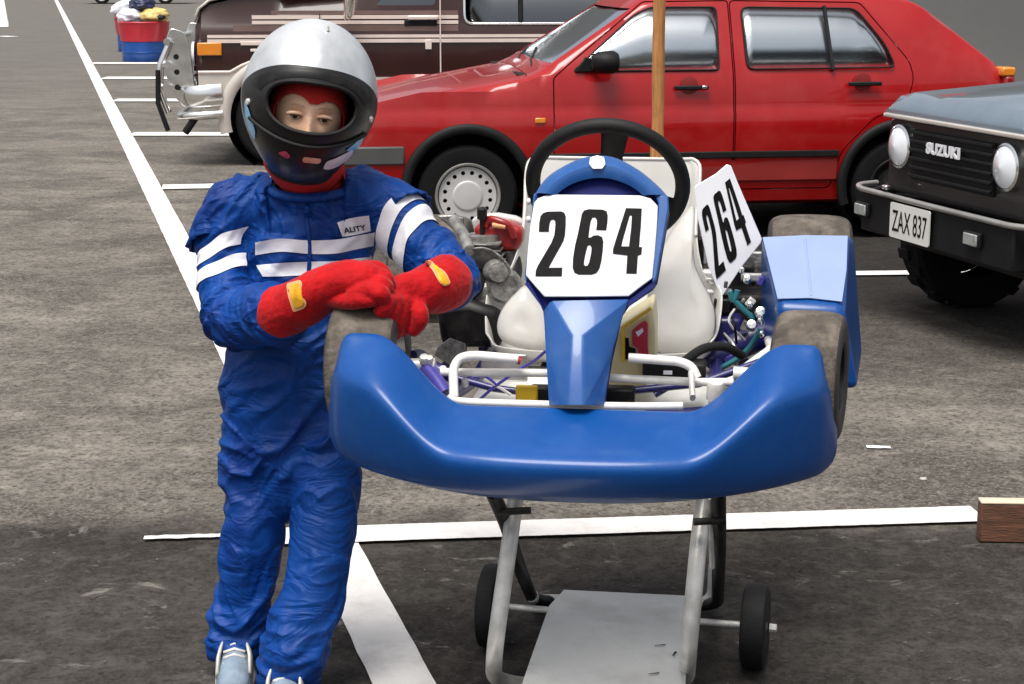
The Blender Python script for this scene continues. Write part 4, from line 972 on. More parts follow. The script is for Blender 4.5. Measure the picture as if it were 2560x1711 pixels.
steering()
# ---- seat
def seat():
    prof = [(.40, .748, .235, .040), (.46, .712, .245, .090), (.54, .698, .250, .150), (.62, .700, .245, .170), (.70, .735, .232, .175), (.755, .80, .212, .165), (.785, .87, .196, .145), (.805, .94, .186, .110), (.822, 1.01, .186, .075), (.838, 1.07, .190, .045), (.850, 1.115, .188, .018), (.855, 1.130, .170, .006)]
    C = cat([(y, z, 0) for y, z, w_, h_ in prof], 3); W_ = cat([(w_, h_, 0) for y, z, w_, h_ in prof], 3)
    V, F = [], []; m = 25
    for i in range(len(C)):
        a = C[max(i-1, 0)]; b = C[min(i+1, len(C)-1)]; t = Vector((0, b.x-a.x, b.y-a.y)).normalized(); nr = Vector((0, -t.z, t.y))  # toward driver (forward/up)
        w_, h_ = W_[i].x, W_[i].y
        for j in range(m):
            u = -1+2*j/(m-1); au = abs(u); s = 1 if u > 0 else -1
            # across: flat base then walls curling forward, lip flares out
            x = s*w_*min(1, au/.62)**.9 if au < .62 else s*(w_+.02*((au-.62)/.38)**2)
            hh = 0 if au < .30 else h_*((au-.30)/.70)**1.9
            V.append(Vector((x, C[i].x, C[i].y))+nr*hh)
    for i in range(len(C)-1):
        for j in range(m-1): F.append((i*m+j, i*m+j+1, (i+1)*m+j+1, (i+1)*m+j))
    o = mk('seat', V, F, SEAT_W, kart, KT, smooth=180)
    s = o.modifiers.new('s', 'SOLIDIFY'); s.thickness = .006
    s = o.modifiers.new('u', 'SUBSURF'); s.levels = 1; s.render_levels = 1
    # rolled outer rim
    rim = [V[i*m+0] for i in range(len(C))]; rim2 = [V[i*m+m-1] for i in range(len(C))]
    h_ = int(len(C)*.62); path = rim[h_:]+[V[(len(C)-1)*m+j] for j in range(1, m-1)]+list(reversed(rim2[h_:]))
    tube('seat_rim', path, .0045, SEAT_W, o, KT, 8)
    # side lobes as seen from the front: thigh wings
    for sx, pts in ((-1, [(1206, 655), (1180, 672), (1152, 705), (1139, 738), (1142, 768), (1160, 787), (1200, 800), (1256, 800), (1262, 730), (1240, 690)]),
                    (1, [(1500, 600), (1585, 470), (1588, 560), (1594, 610), (1612, 650), (1632, 690), (1640, 722), (1636, 770), (1604, 806), (1560, 812), (1500, 804), (1478, 760)])):
        P = [kd(x, y, .44+(.10*(800-y)/250 if y < 800 else 0)) for x, y in pts]
        cc = sum(P, Vector())/len(P); n = len(P); bk = KT.to_3x3() @ Vector((0, .02, 0))
        Pc = cat(P, 4, closed=True); n = len(Pc)
        V = []; F = []
        rings = [(1.0, .0), (.93, -.014), (.6, -.022), (.25, -.020)]
        for k, off in rings: V += [cc+(p-cc)*k+PX*(-sx)*0+bk*(off/.02) for p in Pc]
        V.append(cc+bk*(-.9)); 
        for q in range(3):
            for j in range(n): F.append((q*n+j, q*n+(j+1) % n, (q+1)*n+(j+1) % n, (q+1)*n+j))
        for j in range(n): F.append((3*n+j, 3*n+(j+1) % n, 4*n))
        w_ = mk('seat_wing', V, F, SEAT_W, o, smooth=80); s = w_.modifiers.new('s', 'SOLIDIFY'); s.thickness = .006
seat()
# ---- side number plate
def side_plate():
    P0 = kd(1665, 520, .62); N = (KT.to_3x3() @ Vector((.25, -1, .15))).normalized()
    q = lambda x, y, h=0.: hit(x, y, P0+N*h, N)
    out = [(1590, 430), (1594, 400+25), (1640, 398), (1664, 377), (1674, 380), (1690, 420), (1745, 548), (1742, 558), (1700, 610), (1655, 678), (1646, 672), (1622, 610), (1598, 500)]
    pl = prism_o('side_number_plate', [q(x, y) for x, y in out], N*.004, WHITE_ST, kart, bevel=.0015)
    # digits mapped from the front board to the tilted one
    ex = (Vector((1747, 0)) , )
    def mp(x, y, h):
        s = (x-985)/(1757-985); t = (y-757)/(1252-757)
        tl = Vector((1600, 478)); tr = Vector((1672, 408)); bl = Vector((1642, 640)); br = Vector((1727, 556))
        a = tl.lerp(tr, s); b = bl.lerp(br, s); p = a.lerp(b, t); return q(p.x, p.y, .0052)+N*h
    for ch, cs in DIG.items(): flat_shape('digit', cs, mp, BLACK_INK, pl, .001)
    tube('plate_bracket', [kd(1660, 560, .64), kd(1655, 700, .66), KT @ Vector((.36, .66, .74))], .008, STEEL, kart)
side_plate()
# ---- wheels and tyres
def ktyre(x, y, z, r, wd, steer, rimcol, name='wheel'):
    ax = KT.to_3x3() @ (Matrix.Rotation(steer, 3, 'Z') @ Vector((1, 0, 0))); c = KT @ Vector((x, y, z)); h = wd/2
    prof = [(r*.50, -h*.86), (r*.56, -h*.98), (r*.74, -h*1.02), (r*.88, -h*.97), (r*.96, -h*.80), (r*.99, -h*.5), (r, 0), (r*.99, h*.5), (r*.96, h*.80), (r*.88, h*.97), (r*.74, h*1.02), (r*.56, h*.98), (r*.50, h*.86)]
    pc = [(p.x, p.y) for p in cat([(a, b, 0) for a, b in prof], 3)]
    t = lathe_o(name, pc, c, ax, SIDEW, kart, None, 64, ang=60)
    t.data.materials.append(TREAD)
    Ri = ROOT[kart.name].inverted()
    cl = Ri @ c; al = (Ri.to_3x3() @ ax).normalized()
    for p in t.data.polygons:
        d = p.center-cl; rad = (d-al*d.dot(al)).length
        if rad > r*.90: p.material_index = 1
    for s in (-1, 1):
        lathe_o('rim', [(r*.53, h*.80), (r*.54, h*.92), (r*.50, h*.93), (r*.44, h*.6), (r*.25, h*.35), (r*.22, h*.6), (.0001, h*.6)], c, ax*s, rimcol, t, None, 40)
    return t
WM = ALU
ktyre(-.438, 0.0, .797, .132, .138, 0, WM)
ktyre(.449, 0.0, .797, .132, .134, radians(-9), BLACK_M)
ktyre(.486, 1.04, .824, .150, .205, 0, WM)
ktyre(-.482, 1.04, .815, .142, .205, 0, WM)
# ---- right side pod: pale top panel, blue sides
def pod():
    prof = [(.30, .735), (.33, .80), (.50, .965), (.66, 1.005), (.84, .985), (.86, .90), (.86, .72), (.32, .70)]
    x0, x1 = .385, .585
    V, F = [], []
    # cross sections along y: the top slopes back, matches photo corners
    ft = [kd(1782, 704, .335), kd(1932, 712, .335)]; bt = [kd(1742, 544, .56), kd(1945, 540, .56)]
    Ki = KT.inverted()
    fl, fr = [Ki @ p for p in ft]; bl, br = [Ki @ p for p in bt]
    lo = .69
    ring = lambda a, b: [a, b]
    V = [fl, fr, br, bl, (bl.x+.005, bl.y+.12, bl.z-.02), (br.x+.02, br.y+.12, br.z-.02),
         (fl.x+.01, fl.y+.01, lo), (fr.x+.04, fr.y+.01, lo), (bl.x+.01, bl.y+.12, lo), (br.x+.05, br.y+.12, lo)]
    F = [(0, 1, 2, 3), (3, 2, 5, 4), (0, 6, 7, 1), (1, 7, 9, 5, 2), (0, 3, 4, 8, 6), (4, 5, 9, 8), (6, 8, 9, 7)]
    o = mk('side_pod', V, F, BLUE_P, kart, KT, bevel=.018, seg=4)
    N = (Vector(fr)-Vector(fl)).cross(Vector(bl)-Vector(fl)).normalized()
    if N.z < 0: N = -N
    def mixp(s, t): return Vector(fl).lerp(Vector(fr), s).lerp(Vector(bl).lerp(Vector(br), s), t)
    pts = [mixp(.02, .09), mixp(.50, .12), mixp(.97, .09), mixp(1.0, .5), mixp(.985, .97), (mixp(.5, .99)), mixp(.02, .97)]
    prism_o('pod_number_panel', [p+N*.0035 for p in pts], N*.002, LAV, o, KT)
    # a slight central fold on the pale panel
    tube('pod_ridge', [mixp(.52, .15)+N*.003, mixp(.50, .93)+N*.003], .004, LAV, o, KT, 8)
pod()
# ---- chassis
def chassis():
    def k(*p): return KT @ Vector(p)
    rails = [[(-.30, -.10, .70), (-.30, .10, .70), (-.26, .3, .70), (-.27, .9, .70), (-.30, 1.1, .72)], [(.30, -.10, .70), (.30, .10, .70), (.26, .3, .70), (.27, .9, .70), (.30, 1.1, .72)],
             [(-.34, .02, .72), (0, -.04, .70), (.34, .02, .72)], [(-.30, .62, .70), (.30, .62, .70)], [(-.30, 1.06, .74), (.30, 1.06, .74)], [(-.30, -.1, .70), (-.2, -.16, .70), (.2, -.16, .70), (.30, -.1, .70)]]
    for P in rails: tube('chassis_rail', fillet([k(*p) for p in P], .08), .015, NAVY_T, kart)
    tube('rear_axle', [k(-.56, 1.04, .815), k(.56, 1.04, .815)], .015, STEEL, kart)
    prism_o('floor_tray', [k(-.25, -.05, .684), k(.25, -.05, .684), k(.25, .50, .684), k(-.25, .50, .684)], (0, 0, .003), TRAY_M, kart)
    # front rail behind the bumper (pale) and cross bars, pedal loops - placed from the photo
    tube('bumper_rail', cat([kd(1030, 906, -.13), kd(1050, 919, -.135), kd(1150, 924, -.135), kd(1300, 928, -.135), kd(1450, 931, -.135), kd(1565, 930, -.135)], 3), .0075, WHITE_T, kart)
    tube('cross_bar', [kd(1010, 853, -.02), kd(1256, 855, -.02)], .0085, WHITE_T, kart)
    tube('cross_bar', [kd(1395, 866, -.02), kd(1600, 876, -.02), kd(1680, 876, -.02)], .0085, WHITE_T, kart)
    tube('pedal_loop', fillet([kd(1040, 912, -.10), kd(1038, 845, -.05), kd(1052, 820, -.04), kd(1085, 814, -.04), kd(1188, 823, -.04)], .03), .0095, WHITE_T, kart)
    tube('pedal_grip', [kd(1180, 822, -.04), kd(1194, 828, -.04)], .0085, RED_P, kart)
    tube('pedal_loop', fillet([kd(1440, 820, -.04), kd(1555, 828, -.04), kd(1585, 840, -.045), kd(1597, 866, -.05)], .03), .0095, WHITE_T, kart)
    tube('pedal_stem', [kd(1583, 855, -.05), kd(1587, 912, -.10)], [(.010, .006)]*2, STEEL, kart)
    # left stub axle assembly
    tube('kingpin_yoke', [kd(975, 842, 0.0), kd(1000, 872, -.03), kd(1022, 905, -.06)], .016, PURP, kart)
    tube('kingpin_yoke', [kd(982, 835, .02), kd(1010, 850, .02), kd(1036, 868, .0)], .011, PURP, kart)
    for x, y, r in ((972, 824, .011), (984, 806+20, .009), (1012, 880, .010), (958, 872, .010), (1015, 850, .009), (1065, 878, .008)):
        lathe_o('bolt_head', [(.0001, .010), (r*.8, .009), (r, .003), (r, -.006)], kd(x, y, -.01), (0, -.5, .85), STEEL, kart, None, 8)
    tube('spindle', [k(-.37, 0, .797), k(-.30, 0, .80)], .014, STEEL, kart); tube('spindle', [k(.37, 0, .797), k(.30, 0, .80)], .014, STEEL, kart)
    tube('tie_rod', [kd(1050, 868, .06), kd(1130, 890, .05), kd(1250, 905, .03)], .008, NAVY_T, kart)
    tube('tie_rod', [kd(1400, 900, .03), kd(1600, 880, .05), kd(1740, 830, .05)], .008, NAVY_T, kart)
    for P in ([(1100, 915), (1135, 885), (1185, 850), (1220, 830), (1250, 805)], [(1110, 868), (1150, 892), (1170, 905)], [(1080, 868), (1110, 862), (1140, 885)]):
        tube('control_cable', cat([kd(x, y, .02) for x, y in P], 4), .0032, PURP if P[0][0] < 1105 else WHITE_T, kart, None, 6)
    box('brake_pedal', (0, 0, 0), (.045, .012, .035), YELLOW, kart, Matrix.Translation(kd(1207, 902, .0)) @ KT.to_3x3().to_4x4(), bevel=.004)
    box('pedal_pad', (0, 0, 0), (.045, .03, .035), BLACK_R, kart, Matrix.Translation(kd(1240, 902, .03)) @ KT.to_3x3().to_4x4(), bevel=.006)
    box('heel_rest', (0, 0, 0), (.075, .04, .035), BLACK_M, kart, Matrix.Translation(kd(1412, 905, .0)) @ KT.to_3x3().to_4x4(), bevel=.006)
    tube('throttle_linkage', [kd(1500, 905, .04), kd(1560, 870, .06)], .007, NAVY_T, kart)
    box('battery_box', (0, 0, 0), (.13, .06, .045), BLACK_M, kart, Matrix.Translation(kd(1545, 850, .14)) @ KT.to_3x3().to_4x4(), bevel=.006)
    box('battery_label', (0, 0, 0), (.018, .002, .008), WHITE_ST, kart, Matrix.Translation(kd(1530, 854, .10)) @ KT.to_3x3().to_4x4(), bevel=0)
    box('tray_plate', (0, 0, 0), (.10, .01, .06), ALU, kart, Matrix.Translation(kd(1155, 842, .16)) @ KT.to_3x3().to_4x4(), bevel=.004)
    # fuel tank between seat and column
    P = [(1405, 760), (1440, 735), (1478, 712), (1495, 700), (1500, 760), (1500, 870), (1470, 893), (1390, 893), (1385, 830)]
    V, F = prism([kd(x, y, .16) for x, y in P], KT.to_3x3() @ Vector((0, .16, 0))); tk = mk('fuel_tank', V, F, TANK_M, kart, bevel=.014, seg=3)
    for pts, m_ in (([(1448, 758), (1466, 742), (1478, 735), (1484, 742), (1484, 800), (1488, 830), (1464, 832), (1462, 800), (1449, 790)], PINK),
                    ([(1430, 775), (1440, 775), (1442, 795), (1456, 800), (1458, 822), (1432, 824)], BLACK_INK),
                    ([(1456, 762), (1472, 752), (1474, 760), (1462, 772)], WHITE_ST)):
        prism_o('tank_label', [kd(x, y, .1555 if m_ is not WHITE_ST else .1535) for x, y in pts], KT.to_3x3() @ Vector((0, .003, 0)), m_, tk)
    tube('tank_strap', [kd(1428, 830, .152), kd(1428, 750, .152), kd(1492, 706, .152)], .004, YELLOW, tk, None, 6)
    tube('grab_hose', cat([kd(1560, 835, .12), kd(1610, 800, .2), kd(1660, 795, .25), kd(1700, 815, .3)], 5), .010, BLACK_R, kart)
chassis()
# ---- right side running gear (brake, hoses) and left side engine
def right_gear():
    def B(nm, x, y, ky, s, m, bev=.005, rot=None): return box(nm, (0, 0, 0), s, m, kart, Matrix.Translation(kd(x, y, ky)) @ KT.to_3x3().to_4x4(), rot=rot, bevel=bev)
    B('radiator', 1598, 525, .92, (.05, .05, .16), CAST); B('radiator_cap', 1590, 478, .9, (.035, .03, .02), STEEL)
    B('seat_stay', 1600, 600, .78, (.025, .03, .12), BLACK_M); B('seat_stay', 1614, 560, .8, (.02, .02, .10), STEEL)
    B('brake_caliper', 1680, 655, .80, (.10, .08, .12), BLACK_M, .01); B('gear_guard', 1690, 730, .70, (.14, .12, .14), BLACK_M, .012); B('sprocket_guard', 1650, 770, .60, (.10, .08, .10), NAVY_T, .01)
    B('fibre_panel', 1722, 650, .86, (.06, .02, .16), CAST, .004); B('axle_carrier', 1745, 700, .78, (.04, .05, .16), BLACK_M, .006)
    B('clamp_plate', 1722, 636, .70, (.05, .015, .02), WHITE_T); B('bearing_bracket', 1640, 640, .62, (.05, .03, .012), STEEL); B('bearing_bracket', 1648, 668, .62, (.06, .03, .012), WHITE_T); B('bearing_bracket', 1655, 700, .60, (.04, .03, .035), BLACK_M)
    lathe_o('brake_disc', [(.03, -.003), (.085, -.003), (.085, .003), (.03, .003), (.03, -.003)], kd(1665, 690, .95), KT.to_3x3() @ Vector((1, .0, 0)), STEEL, kart, None, 40)
    for P in ([(1648, 845), (1690, 822), (1722, 790), (1742, 755)], [(1684, 690), (1706, 712), (1722, 728), (1722, 745)], [(1690, 665), (1681, 690), (1672, 668)]):
        tube('teal_hose', cat([kd(x, y, .48) for x, y in P], 5), .0065, TEAL, kart, None, 8)
    tube('silencer', [kd(1640, 815, .55), kd(1760, 760, .60)], .035, NAVY_T, kart, None, 20, caps=True)
    tube('nerf_bar', fillet([kd(1640, 905, .05), kd(1660, 880, .10), kd(1740, 820, .16), kd(1768, 800, .25), kd(1760, 780, .5)], .05), .010, WHITE_T, kart)
    for x, y, r in ((1722, 746, .013), (1742, 716, .013), (1746, 842, .011), (1742, 736, .007), (1718, 700, .007), (1712, 640, .009), (1745, 766, .006), (1700, 620, .006)):
        lathe_o('bolt_head', [(.0001, .014), (r*.75, .012), (r, .004), (r, -.008)], kd(x, y, .44), KT.to_3x3() @ Vector((0, -1, .5)), CHROME, kart, None, 12)
    tube('stub_loop', cat([kd(1768, 835, .02), kd(1766, 812, .02), kd(1776, 806, .02), kd(1786, 818, .02), kd(1790, 835, .02)], 4), .006, WHITE_T, kart, None, 8)
    lathe_o('kingpin_cap', [(.0001, .02), (.014, .018), (.018, .008), (.018, -.02)], kd(1640, 893, -.03), (0, -.3, 1), WHITE_T, kart, None, 16)
    for i in range(16):
        x = random.uniform(1630, 1745); y = random.uniform(610, 830); s = random.uniform(.006, .018)
        B('fastener', x, y, random.uniform(.5, .62), (s, s, s*random.uniform(.5, 2)), random.choice((STEEL, CAST, BLACK_M, BLACK_M, PURP)), .002, Matrix.Rotation(random.uniform(0, 2), 3, 'Y'))
    for i in range(5):
        x = random.uniform(1600, 1700); y = random.uniform(620, 780)
        tube('small_cable', cat([kd(x, y, .55), kd(x+random.uniform(-15, 25), y+30, .5), kd(x+random.uniform(-20, 40), y+70, .52)], 4), .003, random.choice((STEEL, BLACK_M)), kart, None, 6)
right_gear()
def engine():
    e = mk('engine_block', *boxv((0, 0, 0), (.12, .14, .13)), CAST, kart, Matrix.Translation(kd(1120, 690, .62)) @ KT.to_3x3().to_4x4(), bevel=.025, seg=3)
    E = Matrix.Translation(kd(1105, 590, .66)) @ KT.to_3x3().to_4x4()
    for i in range(7): mk('cooling_fin', *boxv((.01*(i % 2)*0, 0, -.045+i*.014), (.115-.006*abs(i-3), .12, .0045)), CAST, e, E, bevel=.001, seg=1)
    lathe_o('cylinder', [(.0001, -.06), (.04, -.06), (.04, .055), (.0001, .055)], E @ Vector((0, 0, 0)), (0, 0, 1), CAST, e, None, 24)
    lathe_o('spark_plug', [(.006, 0), (.006, .04), (.012, .04), (.012, .065), (.0001, .07)], E @ Vector((0, 0, .055)), (0, -.2, 1), BLACK_R, e, None, 12)
    for c, r, h in (((1150, 655), .045, .05), ((1135, 620), .032, .06)):
        lathe_o('clutch_cover', [(.0001, h), (r*.7, h), (r, h*.7), (r, -.03)], kd(*c, .60), KT.to_3x3() @ Vector((.25, -1, .1)), CAST, e, None, 28)
    # crumpled grey cowl seen between arm and number panel
    V, F = [], []
    pts = [[(1062, 575), (1098, 562), (1135, 572), (1168, 605)], [(1080, 598), (1112, 588), (1142, 598), (1172, 630)], [(1108, 625), (1132, 615), (1152, 635), (1168, 665)], [(1125, 660), (1138, 650), (1150, 665), (1160, 700)]]
    g = [[kd(x, y, .56+.02*i-.015*(j % 2)) for j, (x, y) in enumerate(rw)] for i, rw in enumerate(pts)]
    for rw in g: V += rw
    for i in range(3):
        for j in range(3): F.append((i*4+j, i*4+j+1, i*4+j+5, i*4+j+4))
    o = mk('engine_cowl', V, F, CAST, kart, smooth=180); s = o.modifiers.new('u', 'SUBSURF'); s.levels = 2; s.render_levels = 3; s = o.modifiers.new('s', 'SOLIDIFY'); s.thickness = .004
    # red airbox in a white shroud
    P = [(1078, 505), (1100, 492), (1140, 490), (1180, 497), (1208, 510), (1214, 525), (1202, 580), (1192, 590), (1120, 560), (1090, 548)]
    V, F = prism([kd(x, y, .74) for x, y in P], KT.to_3x3() @ Vector((0, .03, 0))); sh = mk('airbox_shroud', V, F, SEAT_W, kart, bevel=.008, seg=3)
    P = [(1082, 520), (1115, 512), (1165, 514), (1198, 524), (1196, 555), (1184, 580), (1158, 578), (1120, 562), (1090, 552)]
    V, F = prism([kd(x, y, .66) for x, y in P], KT.to_3x3() @ Vector((0, .08, 0))); ab = mk('airbox', V, F, RED_P, kart, bevel=.014, seg=3)
    tube('airbox_handle', cat([kd(1112, 520, .66), kd(1120, 503, .66), (kd(1145, 508, .65)), kd(1168, 520, .65), kd(1176, 545, .655)], 4), .009, RED_P, ab, None, 10)
    tube('airbox_clip', [kd(1128, 516, .645), kd(1158, 520, .645)], .006, G_PEACH, ab, None, 8)
    tube('intake_elbow', cat([kd(1170, 585, .68), kd(1176, 620, .66), kd(1165, 660, .62)], 4), .022, BLACK_R, kart, None, 14)
    tube('exhaust_header', cat([kd(1110, 640, .60), kd(1075, 660, .55), kd(1050, 700, .55), kd(1040, 770, .60)], 5), .028, BLACK_M, kart, None, 16)
    tube('grey_hose', cat([kd(1075, 575, .55), kd(1062, 540, .62), kd(1040, 505, .70)], 4), .014, CAST, kart, None, 12)
    P = [(1000, 495), (1040, 492), (1062, 500), (1056, 545), (1030, 520)]
    prism_o('rear_guard', [kd(x, y, .8) for x, y in P], KT.to_3x3() @ Vector((0, .02, 0)), CAST, kart, bevel=.004)
    prism_o('chain_guard', [kd(x, y, .5) for x, y in [(995, 700), (1075, 690), (1150, 715), (1150, 800), (1010, 800)]], KT.to_3x3() @ Vector((0, .05, 0)), BLACK_M, kart, bevel=.02)
    prism_o('side_bracket', [kd(x, y, .28) for x, y in [(1030, 775), (1066, 788), (1066, 830), (1050, 850), (995, 815), (1003, 795)]], KT.to_3x3() @ Vector((0, .006, 0)), CAST, kart, bevel=.002)
    tube('side_bar', fillet([kd(945, 815, .10), kd(960, 810, .16), kd(1010, 850, .30), kd(1060, 800, .6)], .05), .011, NAVY_T, kart)
    for x, y in ((921, 775), (1080, 650)): lathe_o('bolt_head', [(.0001, .01), (.009, .008), (.010, 0)], kd(x, y, .3), (0, -1, .4), STEEL, kart, None, 10)
    tube('wheel_nut_stub', [KT @ Vector((-.36, 0, .797)), KT @ Vector((-.345, -.0, .797))], .012, STEEL, kart)
engine()
# ================================================================== TROLLEY STAND
def stand():
    o0 = gr(1380, 1568); o0 = Vector((.2, 3.65, 0))
    r = empty('kart_trolley', o0, radians(-7.2), 'folding silver and black tube trolley holding up the blue kart', 'kart trolley')
    # front U (silver): from the photo
    def sp(x, y, D): return at(x, y, D)
    rr = .0178
    L = [sp(1183, 1128, 3.60), sp(1168, 1240, 3.53), sp(1133, 1485, 3.42)]; R_ = [sp(1614, 1128, 3.52), sp(1601, 1240, 3.46), sp(1578, 1480, 3.34)]
    bl = gr(1130, 1572, .016); br = gr(1572, 1572, .016)
    bl.y += .0; P = [L[0], L[1], L[2], bl, br, R_[2], R_[1], R_[0]]
    tube('front_leg_frame', fillet(P, .13, 10), rr, STEEL, r, None, 16)
    # rear U, black tube with a worn bright inside
    L2 = [sp(1128, 1128, 3.45), sp(1160, 1200, 3.60), sp(1190, 1300, 3.78)]; R2_ = [sp(1646, 1128, 3.40), sp(1648, 1250, 3.60)]
    bl2 = gr(1222, 1378, .016); br2 = gr(1644, 1388, .016)
    P2 = [L2[0], L2[1], L2[2], bl2, br2, R2_[1], R2_[0]]
    rl = tube('rear_leg_frame', fillet(P2, .08, 8), .0155, BLACK_M, r, None, 16)
    tube('bright_sleeve', fillet([bl2+(L2[2]-bl2).normalized()*.10+Vector((.003, -.004, 0)), bl2+Vector((.0, -.003, .003)), bl2+Vector((.13, -.006, .003))], .07, 6), .0162, STEEL, rl, None, 14)
    tube('bright_sleeve', fillet([br2+Vector((-.10, -.004, .003)), br2+Vector((-.012, -.004, .006)), br2+Vector((-.010, -.004, .11))], .05, 6), .0162, STEEL, rl, None, 14)
    for x, y, D in ((1166, 1173, 3.50), (1612, 1196, 3.42)):
        p = sp(x, y, D); tube('pivot_bolt', [p+Vector((-.02, 0, 0)), p+Vector((.045, 0.01, 0))], .008, BLACK_M, r, None, 10)
    # locking stays
    tube('folding_stay', [sp(1176, 1130, 3.55), sp(1168, 1175, 3.5)], .006, STEEL, r, None, 8); tube('folding_stay', [sp(1626, 1140, 3.46), sp(1631, 1300, 3.60)], .006, STEEL, r, None, 8)
    # top rails carrying the chassis
    tl = L[0]; z = .668
    tube('top_rail', [Vector((L[0].x-.01, 3.38, z)), Vector((L[0].x+.10, 4.25, z))], .015, BLACK_M, r); tube('top_rail', [Vector((R_[0].x+.01, 3.30, z)), Vector((R_[0].x+.10, 4.20, z))], .015, BLACK_M, r)
    for P_ in ((L[0], Vector((L[0].x, 3.70, z))), (R_[0], Vector((R_[0].x, 3.62, z))), (L2[0], Vector((L2[0].x, 3.40, z))), (R2_[0], Vector((R2_[0].x, 3.34, z)))):
        tube('leg_head', [P_[0], P_[1]], .014, BLACK_M if P_[0] in (L2[0], R2_[0]) else STEEL, r)
    # tray
    zt = .125
    tr = [gr(x_, y_, zt) for x_, y_ in ((1292, 1351), (1602, 1366), (1590, 1400), (1572, 1540), (1566, 1640), (1182, 1640), (1196, 1565), (1258, 1387))]
    V = [p for p in tr]; 
    tray = prism_o('tray', tr, (0, 0, -.004), TRAY_M, r, bevel=.0015)
    # scuffs
    for i, (x, y, a) in enumerate(((1498, 1605-60, .3), (1545, 1500, 1.2), (1512, 1480, .2))):
        p = gr(x, y, .127)
        V, F = sweep([p+Vector((-.012*cos(a), -.012*sin(a), .002)), p+Vector((.012*cos(a), .012*sin(a), .002))], [(.0015, .0006), (.003, .0006)], 6, side=(0, 1, 0)); mk('scuff_mark', V, F, BLACK_INK, tray)
    # axle and wheels
    a0 = Vector((gr(1126, 1393, .10).x, 0, 0)); 
    aL = gr(1126, 1388, .10); aR = gr(1730, 1436, .10)
    tube('axle', [aL, aR+Vector((.02, 0, 0))], .008, STEEL, r, None, 12)
    axd = (aR-aL).normalized()
    for c, wd in ((aL, .045), (aR, .058)):
        h = wd/2
        t = lathe_o('trolley_wheel', [(.03, -h*.8), (.085, -h), (.098, -h*.8), (.1, -h*.4), (.1, h*.4), (.098, h*.8), (.085, h), (.03, h*.8)], c, axd, BLACK_R, r, None, 40)
        for s in (-1, 1): lathe_o('wheel_hub', [(.06, h*.85), (.03, h*1.02), (.0001, h*1.05)], c, axd*s, BLACK_M, t, None, 24)
    lathe_o('axle_nut', [(.0001, .018), (.010, .016), (.011, 0)], aR+axd*.033, axd, STEEL, r, None, 8)
stand()
# ================================================================== YOUNG DRIVER
feet = gr(600, 1560)
drv = empty('person', Vector((-.42, 3.75, 0)), 0, 'child in blue racing suit, red gloves and silver helmet, arms folded on a tyre', 'person')
HC = at(709, 228, 3.74)
HR = (Matrix.Rotation(radians(7), 3, 'Z') @ Matrix.Rotation(radians(10), 3, 'X') @ Matrix.Rotation(radians(9), 3, 'Y')).to_4x4()
HT = Matrix.Translation(HC) @ HR          # helmet / head frame: -y is forward, z up
def limb(P, R, side=None, sub=4, res=20):
    C = cat(P, sub); 
    RR = cat([(r if isinstance(r, tuple) else (r, r))+(0,) for r in R], sub)
    return sweep(C, [(q.x, q.y) for q in RR], res, round_caps=True, side=side)
# joint positions
shL, elL, wrL = at(518, 508, 3.84), at(533, 722, 3.73), at(655, 712, 3.60)
shR, elR, wrR = at(884, 482, 3.84), at(1028, 634, 3.72), at(1000, 662, 3.62)
neck = at(712, 430, 3.83); chest = at(705, 560, 3.85); belly = at(690, 760, 3.83); hip = at(668, 930, 3.83)
hpL, knL, anL = at(588, 1020, 3.83), at(577, 1240, 3.80), at(542, 1455, 3.80)
hpR, knR, anR = at(744, 1020, 3.80), at(736, 1260, 3.72), at(668, 1500, 3.66)
